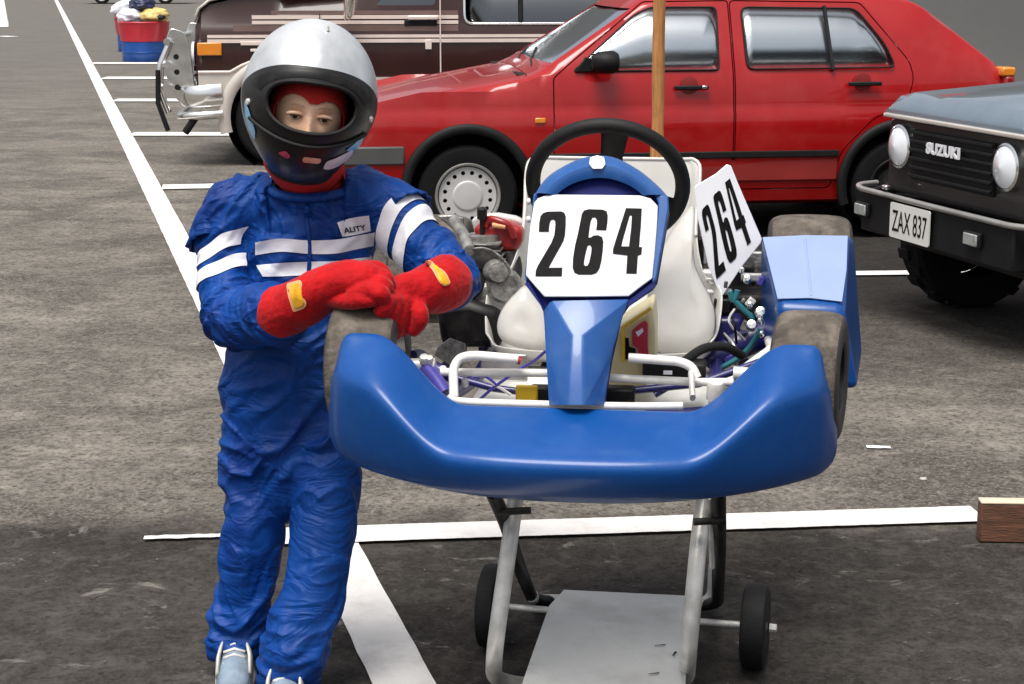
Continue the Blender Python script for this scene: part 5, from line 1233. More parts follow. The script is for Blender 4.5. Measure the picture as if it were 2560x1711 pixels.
# ---------- body (skin): one continuous figure inside the suit
def body():
    parts = []
    parts.append(limb([neck+Vector((0, .0, .10)), neck, chest, belly, hip+Vector((0, 0, .03))], [.048, .052, (.11, .07), (.095, .065), (.105, .07)], side=(1, 0, 0)))
    for sh, el, wr in ((shL, elL, wrL), (shR, elR, wrR)):
        parts.append(limb([neck.lerp(sh, .45)+Vector((0, 0, -.03)), sh, el, wr], [.05, .045, .034, .024]))
    for h, k, a in ((hpL, knL, anL), (hpR, knR, anR)): parts.append(limb([h, k, a, a+Vector((0, 0, -.07))], [.058, .038, .028, .028]))
    # head
    bm = bmesh.new(); bmesh.ops.create_uvsphere(bm, u_segments=72, v_segments=48, radius=1)
    def g(x, z, cx, cz, sx, sz): return math.exp(-((x-cx)/sx)**2-((z-cz)/sz)**2)
    for v in bm.verts:
        n = v.co.copy(); x, y, z = n.x*.072, n.y*.088, n.z*.105
        if z < 0: x *= 1-.22*(-z/.105)**1.5
        if n.y < 0:
            f = 0
            f += .019*g(x, z, 0, -.020, .011, .016)+.010*g(x, z, 0, .004, .008, .018)      # nose tip, bridge
            for s in (-1, 1):
                f -= .012*g(x, z, s*.030, .012, .014, .010)                                  # sockets
                f += .006*g(x, z, s*.030, .034, .020, .009)                                  # brow
                f += .006*g(x, z, s*.036, -.018, .018, .014)                                 # cheek
            f += .006*g(x, z, 0, -.048, .018, .006)-.004*g(x, z, 0, -.043, .02, .0025)+.004*g(x, z, 0, -.080, .018, .014)
            y -= f
        v.co = HT @ Vector((x, y-.036, z-.020))
    parts.append(([v.co.copy() for v in bm.verts], [[v.index for v in f.verts] for f in bm.faces])); bm.free()
    for s in (-1, 1):
        P = [HT @ Vector((s*.070, -.01+.016*cos(a), -.02+.028*sin(a))) for a in [2*pi*i/12 for i in range(12)]]
        parts.append(sweep(P, .006, 8, closed=True))
    V, F = join(*parts); me = remesh(V, F, .0038, 3)
    M = ROOT[drv.name].inverted(); me.transform(M)
    me.materials.clear(); me.materials.append(SKIN); smooth_mesh(me)
    o = bpy.data.objects.new('body', me); COL.objects.link(o); o.parent = drv; ROOT[o.name] = ROOT[drv.name]
    # eyes: narrow, looking at the camera
    for s in (-1, 1):
        c = HT @ Vector((s*.030, -.1135, -.008))
        V, F = [], []
        bm = bmesh.new(); bmesh.ops.create_uvsphere(bm, u_segments=20, v_segments=14, radius=.0094)
        e = mk('eye', [HT.to_3x3() @ v.co + c for v in bm.verts], [[v.index for v in f.verts] for f in bm.faces], EYEW, o, smooth=180); bm.free()
        lathe_o('iris', [(.0001, .0100), (.0044, .0092), (.0054, .0080)], c, HT.to_3x3() @ Vector((0, -1, -.08)), IRIS, e, None, 18)
        # lids and lash line
        for zz, th, nm, m in ((.0076, .0040, 'eyelid', SKIN),):
            P = [c+HT.to_3x3() @ Vector((.0155*sin(a), -.0128*cos(a)+.001, zz*cos(a)*1.0)) for a in [radians(-72+144*i/10) for i in range(11)]]
            V, F = sweep(P, [(th, th)]*11, 10, round_caps=True); mk(nm, V, F, m, o, smooth=180)
        P = [c+HT.to_3x3() @ Vector((.0155*sin(a), -.0142*cos(a)+.001, .0040*cos(a))) for a in [radians(-66+132*i/10) for i in range(11)]]
        V, F = sweep(P, [.0019]*11, 8, round_caps=True); mk('eyelash', V, F, LASH, o, smooth=180)
        P = [HT @ Vector((s*(.016+.024*i/6), -.1285+.009*(i/6)**2, .0155+.003*sin(pi*i/6))) for i in range(7)]
        V, F = sweep(P, [(.0016, .0022)]*7, 8, round_caps=True); mk('eyebrow', V, F, mat('fair_brow', (.50, .30, .19), .8) if 'fair_brow' not in MATS else MATS['fair_brow'], o, smooth=180)
    return o
body_o = body()
# ---------- balaclava with one eye opening
def balaclava():
    n, m = 300, 180; V, F = [], []
    for j in range(m+1):
        ph = -pi*.42+(pi*.92)*j/m
        for i in range(n):
            th = 2*pi*i/n; x = .079*sin(th)*cos(ph); y = -.095*cos(th)*cos(ph); z = .112*sin(ph)
            if z < 0: x *= 1-.15*(-z/.112)
            if y < 0: y -= .006*math.exp(-(x/.02)**2-((z+.035)/.03)**2)
            V.append(HT @ Vector((x, y-.034, z-.020)))
    Hi = HT.inverted()
    for j in range(m):
        for i in range(n):
            k = (i+1) % n; q = (j*n+i, j*n+k, (j+1)*n+k, (j+1)*n+i)
            c = sum((Hi @ V[a] for a in q), Vector())/4
            # opening: two rounded lobes that dip at the brow
            inside = c.y < 0 and ((((c.x+.031)/.040)**2+((c.z+.018)/.052)**2) < 1 or (((c.x-.031)/.040)**2+((c.z+.022)/.050)**2) < 1 or (abs(c.x) < .034 and -.068 < c.z < .021))
            if not inside: F.append(q)
    o = mk('balaclava', V, F, BALA, drv, smooth=180); s = o.modifiers.new('s', 'SOLIDIFY'); s.thickness = .003; s.offset = 1
    s = o.modifiers.new('sm', 'SMOOTH'); s.iterations = 2
    # gathered neck of the balaclava
    P = [HT @ Vector((0, .01, -.09)), HT @ Vector((0, .01, -.13)), neck+Vector((0, .0, .035)), neck+Vector((0, .01, .002))]
    V, F = sweep(cat(P, 4), [(.082+.004*sin(i*1.9)-.001*i, .078-.0008*i) for i in range(13)], 40, side=(1, 0, 0)); mk('balaclava_neck', V, F, BALA, o, smooth=180)
balaclava()
# ---------- helmet
def helmet():
    rx, ry, rz = .1435, .165, .168
    n, m = 220, 150; V, F = [], []; att = []
    def surf(th, ph, k=1.0):
        cx = sin(th)*cos(ph); cy = -cos(th)*cos(ph); cz = sin(ph)
        x, y, z = rx*cx, ry*cy, rz*cz*(1.10 if cz < 0 else 1)
        if z < 0 and cy < 0:
            f = min(1, -z/.11); y *= 1+.07*f*(-cy); x *= 1-.16*f**1.6*(1 if True else 0)
        elif z < 0: f = min(1, -z/.13); x *= 1-.10*f**1.5; y *= 1-.10*f
        return Vector((x*k, y*k, z*k))
    ph0 = -radians(60)
    def hole(p):    # positive inside the eye port
        a, b = p.x/.092, (p.z-.021)/.050
        return 1-(abs(a)**2.6+abs(b)**2.2)
    for j in range(m+1):
        ph = ph0+(pi/2-ph0)*j/m
        for i in range(n):
            p = surf(2*pi*i/n, ph); V.append(HT @ p)
            a = p.x/rx
            # black lower zone: in front, below a curved line over the port
            f = .60*rz*(max(0, 1-abs(a)**2.4))**.50-p.z
            g = (-p.y-.012)/ry
            att.append(min(f/.05, g*3) if p.y < .03 else -1)
    for j in range(m):
        for i in range(n):
            k = (i+1) % n; q = (j*n+i, j*n+k, (j+1)*n+k, (j+1)*n+i)
            ph = ph0+(pi/2-ph0)*(j+.5)/m; p = surf(2*pi*(i+.5)/n, ph)
            if p.y < 0 and hole(p) > 0: continue
            F.append(q)
    HM = attr_mat('helmet_shell_paint', 'zone', (.62, .64, .66), (.010, .009, .009), rough=.36, coat=.08, metal=.35, var=.3, vscale=8)
    o = mk('helmet', V, F, HM, drv, smooth=180)
    at_ = o.data.attributes.new('zone', 'FLOAT', 'POINT'); at_.data.foreach_set('value', att)
    s = o.modifiers.new('s', 'SOLIDIFY'); s.thickness = .006; s.offset = -1
    def onshell(x, z, off=0.):
        # front surface point at given x,z
        lo, hi = 0, 1; ph = math.asin(max(-.95, min(1, z/rz))); 
        for it in range(12):
            th = math.asin(max(-1, min(1, x/(rx*cos(ph)*((1-.16*min(1, -z/.11)**1.6) if z < 0 else 1)+1e-6)))); p = surf(th, ph); z2 = p.z; ph += (z-z2)/rz
        d = p.normalized(); return HT @ (p+d*off)
    # rim gasket round the eye port, following the shell
    P = []
    for i in range(80):
        a = 2*pi*i/80; ca, sa = cos(a), sin(a)
        x = .092*math.copysign(abs(ca)**(2/2.6), ca); z = .021+.050*math.copysign(abs(sa)**(2/2.2), sa); P.append(onshell(x, z, .001))
    tube('port_gasket', P, [(.0045, .0035)]*80, BLACK_R, o, None, 10, closed=True)
    # raised visor hinge surround: wide glossy black band above the port
    V, F = [], []; nn = 60
    for i in range(nn+1):
        t = i/nn; a = radians(168-156*t); 
        for k, (sx, sz) in enumerate(((.108, .062), (.122, .072), (.129, .077))):
            x = sx*cos(a)*1.0; z = .018+sz*sin(a); V.append(onshell(max(-.134, min(.134, x)), z, (.001, .0035, .001)[k]))
    for i in range(nn):
        for k in range(2): F.append((i*3+k, i*3+k+1, i*3+3+k+1, i*3+3+k))
    vs_ = mk('visor_surround', V, F, BLACK_M, o, smooth=180)
    # sheen ridge below the port = chin bar ledge
    P = [onshell(x, -.056+.016*(x/.1)**2, .004) for x in [-.118+.236*i/20 for i in range(21)]]
    tube('chin_ledge', P, [(.004, .004)]*21, BLACK_R, o, None, 10)
    # lining
    V, F = [], []
    for j in range(31):
        ph = -radians(60)+radians(150)*j/30
        for i in range(48): p = surf(2*pi*i/48, ph, .90); V.append(HT @ p)
    for j in range(30):
        for i in range(48):
            ph = -radians(60)+radians(150)*(j+.5)/30; p = surf(2*pi*(i+.5)/48, ph, .9)
            if p.y < 0 and abs(p.x) < .096 and abs(p.z-.019) < .058: continue
            F.append((j*48+i, j*48+(i+1) % 48, (j+1)*48+(i+1) % 48, (j+1)*48+i))
    mk('helmet_lining', V, F, HPAD, o, smooth=180)
    # cheek pad roll closing the neck opening
    P = [HT @ (surf(2*pi*i/40, ph0)*.93) for i in range(40)]
    tube('neck_roll', P, .016, HPAD, o, None, 12, closed=True)
    # stickers
    def sticker(nm, pts, m, off=.0025):
        cx = sum(p[0] for p in pts)/len(pts); cz = sum(p[1] for p in pts)/len(pts)
        pts = round_poly(pts, .006, 3)
        ctr = onshell(cx, cz, off+.0008); V = [ctr]; k = len(pts)
        for f in (.34, .67, 1.0): V += [onshell(cx+(x-cx)*f, cz+(z-cz)*f, off) for x, z in pts]
        F = [(0, 1+i, 1+(i+1) % k) for i in range(k)]
        for q in range(2): F += [(1+q*k+i, 1+(q+1)*k+i, 1+(q+1)*k+(i+1) % k, 1+q*k+(i+1) % k) for i in range(k)]
        return mk(nm, V, F, m, o, smooth=180)
    SKY_B = mat('sky_blue_sticker', (.20, .52, .78), .3, coat=.5, var=.3, vscale=25); PNK = mat('pink_sticker', (.50, .06, .12), .4, var=.3, vscale=60); PCH = mat('peach_sticker', (.75, .42, .30), .35, coat=.3, var=.3, vscale=40)
    sticker('white_sticker', [(.040, -.108), (.044, -.088), (.062, -.082), (.098, -.066), (.100, -.078), (.090, -.098), (.072, -.108), (.054, -.112)], WHITE_ST)
    sticker('peach_sticker', [(-.004, -.080), (-.004, -.094), (.032, -.094), (.034, -.081)], PCH)
    sticker('pink_sticker', [(-.056, -.086), (-.040, -.074), (-.028, -.086), (-.036, -.094)], PNK)
    sticker('blue_sticker', [(.080, -.066), (.118, -.036), (.114, -.062), (.104, -.072)], SKY_B)
    sticker('blue_sticker', [(-.133, -.004), (-.122, -.018), (-.104, -.058), (-.102, -.084), (-.116, -.072), (-.128, -.040)], SKY_B)
    for s in (-1, 1):
        p = surf(radians(62)*s, -.02)
        lathe_o('visor_screw', [(.0001, .005), (.006, .004), (.007, 0)], HT @ p, HT.to_3x3() @ p.normalized(), STEEL, o, None, 14)
    lathe_o('crown_stud', [(.0001, .012), (.003, .011), (.004, 0)], HT @ surf(radians(20), radians(72)), (0, 0, 1), STEEL, o, None, 10)
helmet()
# ---------- racing suit: torso, sleeves and legs as one cloth surface with folds
SUIT_PARTS = []
nk = neck+Vector((0, .0, -.005))
chestP = [nk+Vector((0, .0, .005)), nk+Vector((0, .01, -.035)), at(705, 480, 3.85), at(706, 560, 3.85), at(700, 660, 3.85), at(690, 770, 3.84), at(672, 870, 3.84), at(664, 960, 3.84), at(662, 1045, 3.83), at(662, 1110, 3.83)]
SUIT_PARTS.append(limb(chestP, [(.086, .075), (.112, .088), (.150, .10), (.148, .105), (.147, .108), (.152, .11), (.158, .113), (.152, .11), (.134, .10), (.09, .075)], side=(1, 0, 0), sub=4, res=36))
SUIT_PARTS.append(limb([nk.lerp(shL, .25), nk.lerp(shL, .75)+Vector((0, 0, .012)), shL+Vector((.005, 0, .005)), at(514, 600, 3.82), elL, at(600, 725, 3.66), wrL], [.06, .068, .066, .060, .066, .064, .056], sub=5, res=24))
SUIT_PARTS.append(limb([nk.lerp(shR, .25), nk.lerp(shR, .75)+Vector((0, 0, .012)), shR+Vector((-.002, 0, .002)), at(950, 555, 3.80), elR, at(1010, 652, 3.66)], [.06, .068, .066, .062, .064, .054], sub=5, res=24))
SUIT_PARTS.append(limb([at(600, 900, 3.85), hpL, at(584, 1130, 3.83), knL, at(562, 1360, 3.80), anL, at(545, 1468, 3.79)], [.085, .082, .070, .064, .062, .064, .056], sub=5, res=24))
SUIT_PARTS.append(limb([at(725, 900, 3.84), hpR, at(742, 1130, 3.76), knR, at(712, 1380, 3.68), anR, at(655, 1528, 3.655)], [.085, .081, .072, .068, .070, .075, .066], sub=5, res=24))
def segdist(p, a, b):
    ab = b-a; t = max(0, min(1, (p-a).dot(ab)/ab.length_squared)); return (p-(a+ab*t)).length, t
def suit():
    V, F = join(*SUIT_PARTS); me = remesh(V, F, .0058, 7)
    bm = bmesh.new(); bm.from_mesh(me); bm.normal_update()
    segs = [('a', shL, elL), ('a', elL, wrL), ('a', shR, elR), ('a', elR, wrR), ('l', hpL, knL), ('l', knL, anL), ('l', hpR, knR), ('l', knR, anR), ('t', chest, hip)]
    tmp = []
    for v in bm.verts:
        p = v.co; best = min(((segdist(p, a, b)[0]-(.05 if k == 't' else 0), k, a, b) for k, a, b in segs), key=lambda q: q[0]); _, k, a, b = best
        ax = (b-a).normalized(); s = (p-a).dot(ax)
        perp = p-a-ax*s; side = ax.cross(Vector((0, 1, 0))).normalized(); u = perp.dot(side)
        w3 = Vector((p.x*3, p.y*3, p.z*3)); wob = noise.noise(w3)*.8
        if k == 'a': q1 = Vector((u*5+3, s*17+u*9+wob*2, p.y*4)); amp = .0125
        elif k == 'l': q1 = Vector((u*5, s*9.5+u*10*(1 if u > 0 else -.6)+wob*2.4, p.y*4+7)); amp = .0135
        else: q1 = Vector((p.x*13+wob*1.5, p.z*6+p.x*4, p.y*4)); amp = .0120 if p.z > 1.02 else .0115
        if k == 't' and p.z < 1.02: q1 = Vector((p.x*6, p.z*11-(p.x+.46)*9+wob*2, p.y*4))
        r1 = math.exp(-(noise.noise(q1)/.13)**2)                    # narrow fold crests
        r2 = math.exp(-(noise.noise(q1*1.7+Vector((5, 5, 5)))/.12)**2)-.6*math.exp(-(noise.noise(q1*1.3+Vector((9, 2, 5)))/.10)**2)
        r3 = noise.noise(p*7)
        d = amp*(r1*.75+r2*.45)+.010*r3
        # cuffs of the trousers bunch up
        if p.z < .26: d += .006*(1-abs(noise.noise(Vector((p.x*6, p.y*6, p.z*30))))*2.2)*min(1, (.26-p.z)/.1)
        tmp.append(d)
    nrm = [v.normal.copy() for v in bm.verts]
    for v, d, n in zip(bm.verts, tmp, nrm): v.co += n*(d-.002)
    # neck opening
    kill_ = [v for v in bm.verts if v.co.z > neck.z-.004+ (.02 if v.co.y > neck.y+.02 else 0) and abs(v.co.x-neck.x) < .074 and (v.co-neck).length < .10]
    bmesh.ops.delete(bm, geom=kill_, context='VERTS')
    # trouser hems open at the bottom
    for an, nx in ((at(545, 1468, 3.79), 0), (at(655, 1528, 3.655), 0)):
        kz = [v for v in bm.verts if v.co.z < an.z-.030 and (Vector((v.co.x, v.co.y, 0))-Vector((an.x, an.y, 0))).length < .13]
        bmesh.ops.delete(bm, geom=kz, context='VERTS')
    bm.to_mesh(me); bm.free()
    me.transform(ROOT[drv.name].inverted()); me.materials.clear(); me.materials.append(SUIT); smooth_mesh(me)
    o = bpy.data.objects.new('racing_suit', me); COL.objects.link(o); o.parent = drv; ROOT[o.name] = ROOT[drv.name]
    s = o.modifiers.new('s', 'SOLIDIFY'); s.thickness = .003; s.offset = -1
    s = o.modifiers.new('u', 'SUBSURF'); s.levels = 0; s.render_levels = 1
    return o
suit_o = suit()
W2D = ROOT[drv.name]; D2W = W2D.inverted()
bmx = bmesh.new(); bmx.from_mesh(suit_o.data); bmx.transform(W2D); BV = BVHTree.FromBMesh(bmx)
def onsuit(x, y, off=.003, D0=3.2):
    r = ray(x, y); o = C0+r*(D0/r.y); hit_ = BV.ray_cast(o, r.normalized())
    if hit_[0] is None:
        p = at(x, y, 3.8); near = BV.find_nearest(p); return near[0]+near[1]*off if near[0] else p
    return hit_[0]+Vector((0, -1, .1)).normalized()*off
def tape(nm, top, bot, m=TAPE, nx=70, ny=7, off=.0028, parent=None):
    A_ = [Vector((x, y, 0)) for x, y in top]; B_ = [Vector((x, y, 0)) for x, y in bot]
    A_ = cat(A_, 10); B_ = cat(B_, 10)
    def samp(P, t): f = t*(len(P)-1); i = min(int(f), len(P)-2); return P[i].lerp(P[i+1], f-i)
    V, F = [], []
    for i in range(nx+1):
        a, b = samp(A_, i/nx), samp(B_, i/nx)
        for j in range(ny+1): q = a.lerp(b, j/ny); V.append(onsuit(q.x, q.y, off))
    # relax depth jumps
    for i in range(nx):
        for j in range(ny): F.append((i*(ny+1)+j, (i+1)*(ny+1)+j, (i+1)*(ny+1)+j+1, i*(ny+1)+j+1))
    return mk(nm, V, F, m, parent or suit_o, smooth=180)
tape('chest_stripe', [(585, 556), (640, 547), (705, 551), (770, 549), (820, 540), (859, 533)], [(585, 585), (645, 577), (710, 582), (770, 581), (820, 571), (856, 564)])
tape('chest_stripe', [(587, 608), (640, 603), (705, 600), (775, 598), (820, 592), (862, 588)], [(602, 634), (650, 633), (710, 630), (775, 627), (820, 621), (858, 617)])
def ring_tape(nm, a, b, t0, t1, off, slant=0.0, rad=.16, nseg=64):
    """band of tape right round a sleeve, laid on the cloth"""
    ax = (b-a).normalized(); s = ax.cross(Vector((0, 1, 0))).normalized(); u = ax.cross(s)
    V, F = [], []; rows = 6; RRR = [[0]*(rows+1) for _ in range(nseg)]; DD = [[None]*(rows+1) for _ in range(nseg)]
    for i in range(nseg):
        an = 2*pi*i/nseg; d = s*cos(an)+u*sin(an)
        for j in range(rows+1):
            t = t0+(t1-t0)*j/rows; c = a+(b-a)*t+ax*slant*cos(an)
            h = BV.ray_cast(c+d*.012, d, .16)
            rr_ = (h[0]-c).length if h[0] is not None else .2
            RRR[i][j] = rr_ if rr_ < .100 else .060; DD[i][j] = (c, d)
    BADI = [any(RRR[i][j] == .060 for j in range(rows+1)) for i in range(nseg)]
    for i in range(nseg):
        for j in range(rows+1): V.append(DD[i][j][0]+DD[i][j][1]*(RRR[i][j]+off))
    for i in range(nseg):
        k = (i+1) % nseg
        if BADI[i] or BADI[k]: continue
        for j in range(rows): F.append((i*(rows+1)+j, k*(rows+1)+j, k*(rows+1)+j+1, i*(rows+1)+j+1))
    return mk(nm, V, F, TAPE, suit_o, smooth=180)
ring_tape('sleeve_stripe', shL, elL, .24, .38, .003, -.018); ring_tape('sleeve_stripe', shL, elL, .46, .60, .003, -.015)
ring_tape('sleeve_stripe', shR, elR, .16, .31, .003, -.02); ring_tape('sleeve_stripe', shR, elR, .38, .54, .003, -.02)
# chest badge
bdg = tape('chest_badge', [(773, 510), (805, 500), (846, 494)], [(785, 543), (815, 538), (850, 530)], off=.0055, nx=24)
def bt(x, y, h): return onsuit(790+50*x+(-3*(1-y)), (521-6.0*x)+12*y-(1-x)*0+2*(1-x), .0075+h)
text_shape('badge_lettering', 'ALITY', bt, BLACK_INK, bdg, .0006, bold=.02)
# front placket seam and shoulder wings
P = [onsuit(x, y, .002) for x, y in [(706, 440), (704, 470), (702, 500), (706, 530), (709, 560), (709, 600), (706, 640)]]
V, F = sweep(cat(P, 5), [(.0045, .002)]*31, 8, side=(1, 0, 0)); mk('zip_placket', V, F, SUIT, suit_o, smooth=180)
def wing(sh, el, sgn):
    ax = (el-sh).normalized(); s = ax.cross(Vector((0, 1, 0))).normalized(); u = ax.cross(s); V, F = [], []; nseg = 48; rows = 5
    a0 = sh-ax*.05
    for i in range(nseg+1):
        an = radians(-68+136*i/nseg)
        d = (s*sgn*cos(an)+u*sin(an))
        for j in range(rows+1):
            t = j/rows; c = sh+ax*(-.025+.068*t); h = BV.ray_cast(c+d*.01, d, .15)
            rr_ = (h[0]-c).length if h[0] is not None and (h[0]-c).length < .105 else .082
            e_ = min(1, min(i, nseg-i)/8); V.append(c+d*(rr_-.004+.007*e_+(.014*t*t+.003*sin(i*.9)*t)*e_))
    for i in range(nseg):
        for j in range(rows): F.append((i*(rows+1)+j, (i+1)*(rows+1)+j, (i+1)*(rows+1)+j+1, i*(rows+1)+j+1))
    o = mk('shoulder_wing', V, F, SUIT, suit_o, smooth=180); m = o.modifiers.new('s', 'SOLIDIFY'); m.thickness = .003
    return o
sL = shL.cross(Vector((0, 1, 0)))
for sh, el, out in ((shL, elL, Vector((-1, 0, .3))), (shR, elR, Vector((1, 0, .3)))):
    ax = (el-sh).normalized(); s = ax.cross(Vector((0, 1, 0))).normalized(); wing(sh, el, 1 if s.dot(out) > 0 else -1)
# trouser hems
for c, r_ in ((at(545, 1468, 3.79), .060), (at(655, 1528, 3.655), .070)):
    hz = c.z-.030; ring = []
    for i in range(48):
        a = 2*pi*i/48; d = Vector((cos(a), sin(a), 0)); h = BV.ray_cast(Vector((c.x, c.y, hz+.006)), d, .14)
        rr_ = (h[0]-Vector((c.x, c.y, hz+.006))).length if h[0] is not None else r_
        ring.append(min(rr_, r_*1.5))
    ring = [(ring[i-2]+ring[i-1]+ring[i]+ring[(i+1) % 48]+ring[(i+2) % 48])/5 for i in range(48)]
    V, F = [], []
    for k, (dz, dr) in enumerate(((.024, .0035), (.010, .006), (-.006, .004), (-.010, -.004))):
        for i in range(48):
            a = 2*pi*i/48; V.append(Vector((c.x+cos(a)*(ring[i]+dr), c.y+sin(a)*(ring[i]+dr), hz+dz+.004*sin(i*.9))))
    for k in range(3):
        for i in range(48): F.append((k*48+i, k*48+(i+1) % 48, (k+1)*48+(i+1) % 48, (k+1)*48+i))
    mk('trouser_hem', V, F, SUIT, suit_o, smooth=180)
# collar
P = [neck+Vector((.088*cos(a), -.005+.078*sin(a), .004-.016*(-sin(a) if sin(a) < 0 else 0))) for a in [2*pi*i/40 for i in range(40)]]
tube('collar', P, [(.010, .014)]*40, SUIT, suit_o, None, 10, closed=True)
# pale undershirt edge at the neck
tube('undershirt_edge', [onsuit(x, y, .004) for x, y in [(622, 404), (640, 424), (668, 432), (700, 437)]], .0035, WHITE_T, drv, None, 8)
# ---------- gloves
def glove(root_chain, fingers, thumb, nm='glove'):
    parts = [limb(*root_chain, sub=4, res=24)]
    for f in fingers: parts.append(limb(f[0], f[1], sub=4, res=14))
    parts.append(limb(thumb[0], thumb[1], sub=4, res=14))
    V, F = join(*parts); me = remesh(V, F, .0030, 3)
    bm = bmesh.new(); bm.from_mesh(me); bm.normal_update()
    for v, n in zip(bm.verts, [v.normal.copy() for v in bm.verts]):
        v.co += n*(.0035*noise.noise(v.co*18)+.0012*noise.noise(v.co*60))
    bm.to_mesh(me); bm.free()
    me.transform(W2D.inverted()); me.materials.clear(); me.materials.append(GLOVE); smooth_mesh(me)
    o = bpy.data.objects.new(nm, me); COL.objects.link(o); o.parent = drv; ROOT[o.name] = W2D
    return o
def G(x, y, D): return at(x, y, D)
# glove on the left of the picture: gauntlet, back of hand arched over the tyre, fingers curling down behind the other hand
palm1 = ([G(648, 715, 3.60), G(690, 695, 3.565), G(735, 668, 3.52), G(790, 645, 3.49), G(835, 640, 3.475)], [(.058, .062), (.052, .060), (.048, .050), (.042, .052), (.036, .048)])
fing1 = []
for i, (y0, y1, y2, l) in enumerate(((617, 622, 646, 0), (634, 634, 656, 6), (652, 650, 672, 4), (668, 668, 690, -4))):
    D = 3.505-.022*i
    fing1.append(([G(815, y0+8, D), G(848+l, y0, D-.012), G(874+l, y1+4, D-.02), G(886+l, y2, D-.012)], [.0195, .0188, .0178, .0145]))
th1 = ([G(745, 675, 3.50), G(790, 690, 3.455), G(825, 688, 3.425), G(850, 690, 3.42)], [.022, .0195, .018, .0145])
g1 = glove((palm1[0], palm1[1]), fing1, th1)
# glove on the right of the picture: gauntlet at right, hand hangs down beside the tyre
palm2 = ([G(1022, 648, 3.60), G(1000, 658, 3.565), G(965, 668, 3.53), G(930, 685, 3.505), G(915, 705, 3.49)], [(.060, .054), (.056, .054), (.048, .050), (.052, .038), (.052, .030)])
fing2 = []
for i, (x0, x1, x2, yl) in enumerate(((880, 874, 872, 708), (898, 893, 888, 742), (918, 912, 905, 762), (938, 932, 922, 756))):
    D = 3.44+.017*i
    fing2.append(([G(x0+8, 690, D), G(x0, 705+(3*i), D-.008), G(x1, (700+yl)/2+8, D-.006), G(x2, yl, D+.006)], [.0195, .019, .0178, .0150]))
th2 = ([G(950, 695, 3.49), G(962, 720, 3.47), G(960, 742, 3.47), G(950, 757, 3.475)], [.021, .019, .0172, .0145])
g2 = glove((palm2[0], palm2[1]), fing2, th2)
# gauntlet mouths and badges
def on_glove(g, x, y, off):
    bm = bmesh.new(); bm.from_mesh(g.data); bm.transform(W2D); t = BVHTree.FromBMesh(bm); bm.free(); return t
def badge(g, pts, m, off, nm, par):
    t = on_glove(g, 0, 0, 0); V = []; pts = round_poly(pts, 7, 3)
    cx = sum(p[0] for p in pts)/len(pts); cy = sum(p[1] for p in pts)/len(pts); k = len(pts)
    def pr(x, y):
        r = ray(x, y); o = C0+r*(3.0/r.y); h = t.ray_cast(o, r.normalized()); p = h[0] if h[0] is not None else at(x, y, 3.53); return p+Vector((0, -1, .3)).normalized()*off
    V = [pr(cx, cy)]
    for f in (.33, .66, 1): V += [pr(cx+(x-cx)*f, cy+(y-cy)*f) for x, y in pts]
    F = [(0, 1+i, 1+(i+1) % k) for i in range(k)]
    for q in range(2): F += [(1+q*k+i, 1+(q+1)*k+i, 1+(q+1)*k+(i+1) % k, 1+q*k+(i+1) % k) for i in range(k)]
    return mk(nm, V, F, m, par, smooth=180)
b1 = badge(g1, [(656, 650), (690, 641), (703, 700), (697, 708), (672, 717), (660, 680)], G_PEACH, .0035, 'badge_border', g1)
badge(g1, [(663, 655), (686, 648), (696, 695), (692, 702), (676, 708), (668, 685)], G_YEL, .0055, 'badge', g1)
b2 = badge(g2, [(972, 598), (985, 596), (1022, 625), (1034, 650), (1020, 658), (1008, 650), (990, 618)], G_PEACH, .0035, 'badge_border', g2)
badge(g2, [(990, 606), (1000, 608), (1024, 636), (1030, 650), (1020, 655), (1010, 648)], G_YEL, .0055, 'badge', g2)
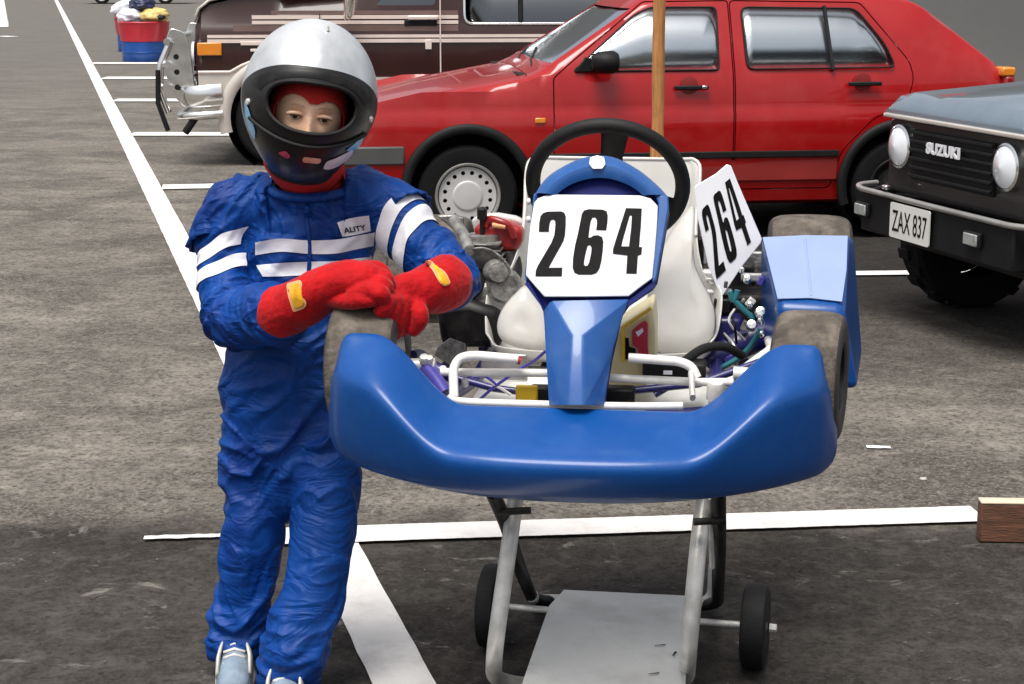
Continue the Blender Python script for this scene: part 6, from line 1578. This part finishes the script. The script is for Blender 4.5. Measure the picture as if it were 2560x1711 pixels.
# ---------- shoes
GREYB = mat('grey_blue_suede', (.20, .26, .33), .7, var=.2, vscale=30, bump=.2, bscale=90); CREAMS = mat('cream_shoe_leather', (.62, .61, .55), .55, var=.12, vscale=20); SOLE = mat('pale_rubber_sole', (.45, .44, .40), .7, var=.15)
def shoe(c, yaw_):
    T = Matrix.Translation(c) @ Matrix.Rotation(yaw_, 4, 'Z')
    st = [(.075, .040, .030, .075), (.05, .042, .040, .085), (.0, .040, .045, .09), (-.05, .040, .042, .075), (-.09, .038, .045, .055), (-.13, .032, .042, .042), (-.155, .026, .030, .030)]
    V, F = [], []; n = 20
    for y, zc, wx, hz in st:
        for j in range(n):
            a = 2*pi*j/n; V.append((cos(a)*wx*(1 if sin(a) < 0 else .85), y, max(.012, zc+sin(a)*hz*.62)))
    for i in range(len(st)-1):
        for j in range(n): F.append((i*n+j, i*n+(j+1) % n, (i+1)*n+(j+1) % n, (i+1)*n+j))
    F.append(tuple(range(n))); F.append(tuple((len(st)-1)*n+j for j in reversed(range(n))))
    o = mk('shoe', V, F, GREYB, drv, T, smooth=180); s = o.modifiers.new('u', 'SUBSURF'); s.levels = 1; s.render_levels = 2
    P = [(.045*cos(a)*(1 if abs(sin(a)) < .9 else .9), -.04+.120*sin(a), .0) for a in [2*pi*i/28 for i in range(28)]]
    V, F = prism([T @ Vector(p) for p in P], (0, 0, .020)); mk('sole', V, F, SOLE, o, bevel=.005)
    for k in range(6):
        y = -.035-.015*k; z = .092-.0075*k
        V, F = sweep([(-.024, y, z-.006), (0, y, z+.002), (.024, y, z-.006)], [(.0055, .003)]*3, 8, side=(0, 1, 0)); mk('shoe_lace', V, F, CREAMS, o, T, smooth=180)
    for s in (-1, 1):
        V, F = sweep([(s*.030, -.02, .085), (s*.036, -.06, .066), (s*.036, -.10, .042)], [(.020, .005)]*3, 10, side=(0, 1, 0)); mk('side_stripe', V, F, CREAMS, o, T, smooth=180)
    V, F = sweep([(.0, -.02, .108), (0, -.01, .135)], [(.022, .006), (.02, .004)], 10, side=(1, 0, 0)); mk('tongue', V, F, CREAMS, o, T, smooth=180)
pL = anL.copy(); pL.z = 0; pR = anR.copy(); pR.z = 0
shoe(pL+Vector((.0, -.02, 0)), radians(6)); shoe(pR+Vector((-.012, -.01, 0)), radians(4))
bmx.free()
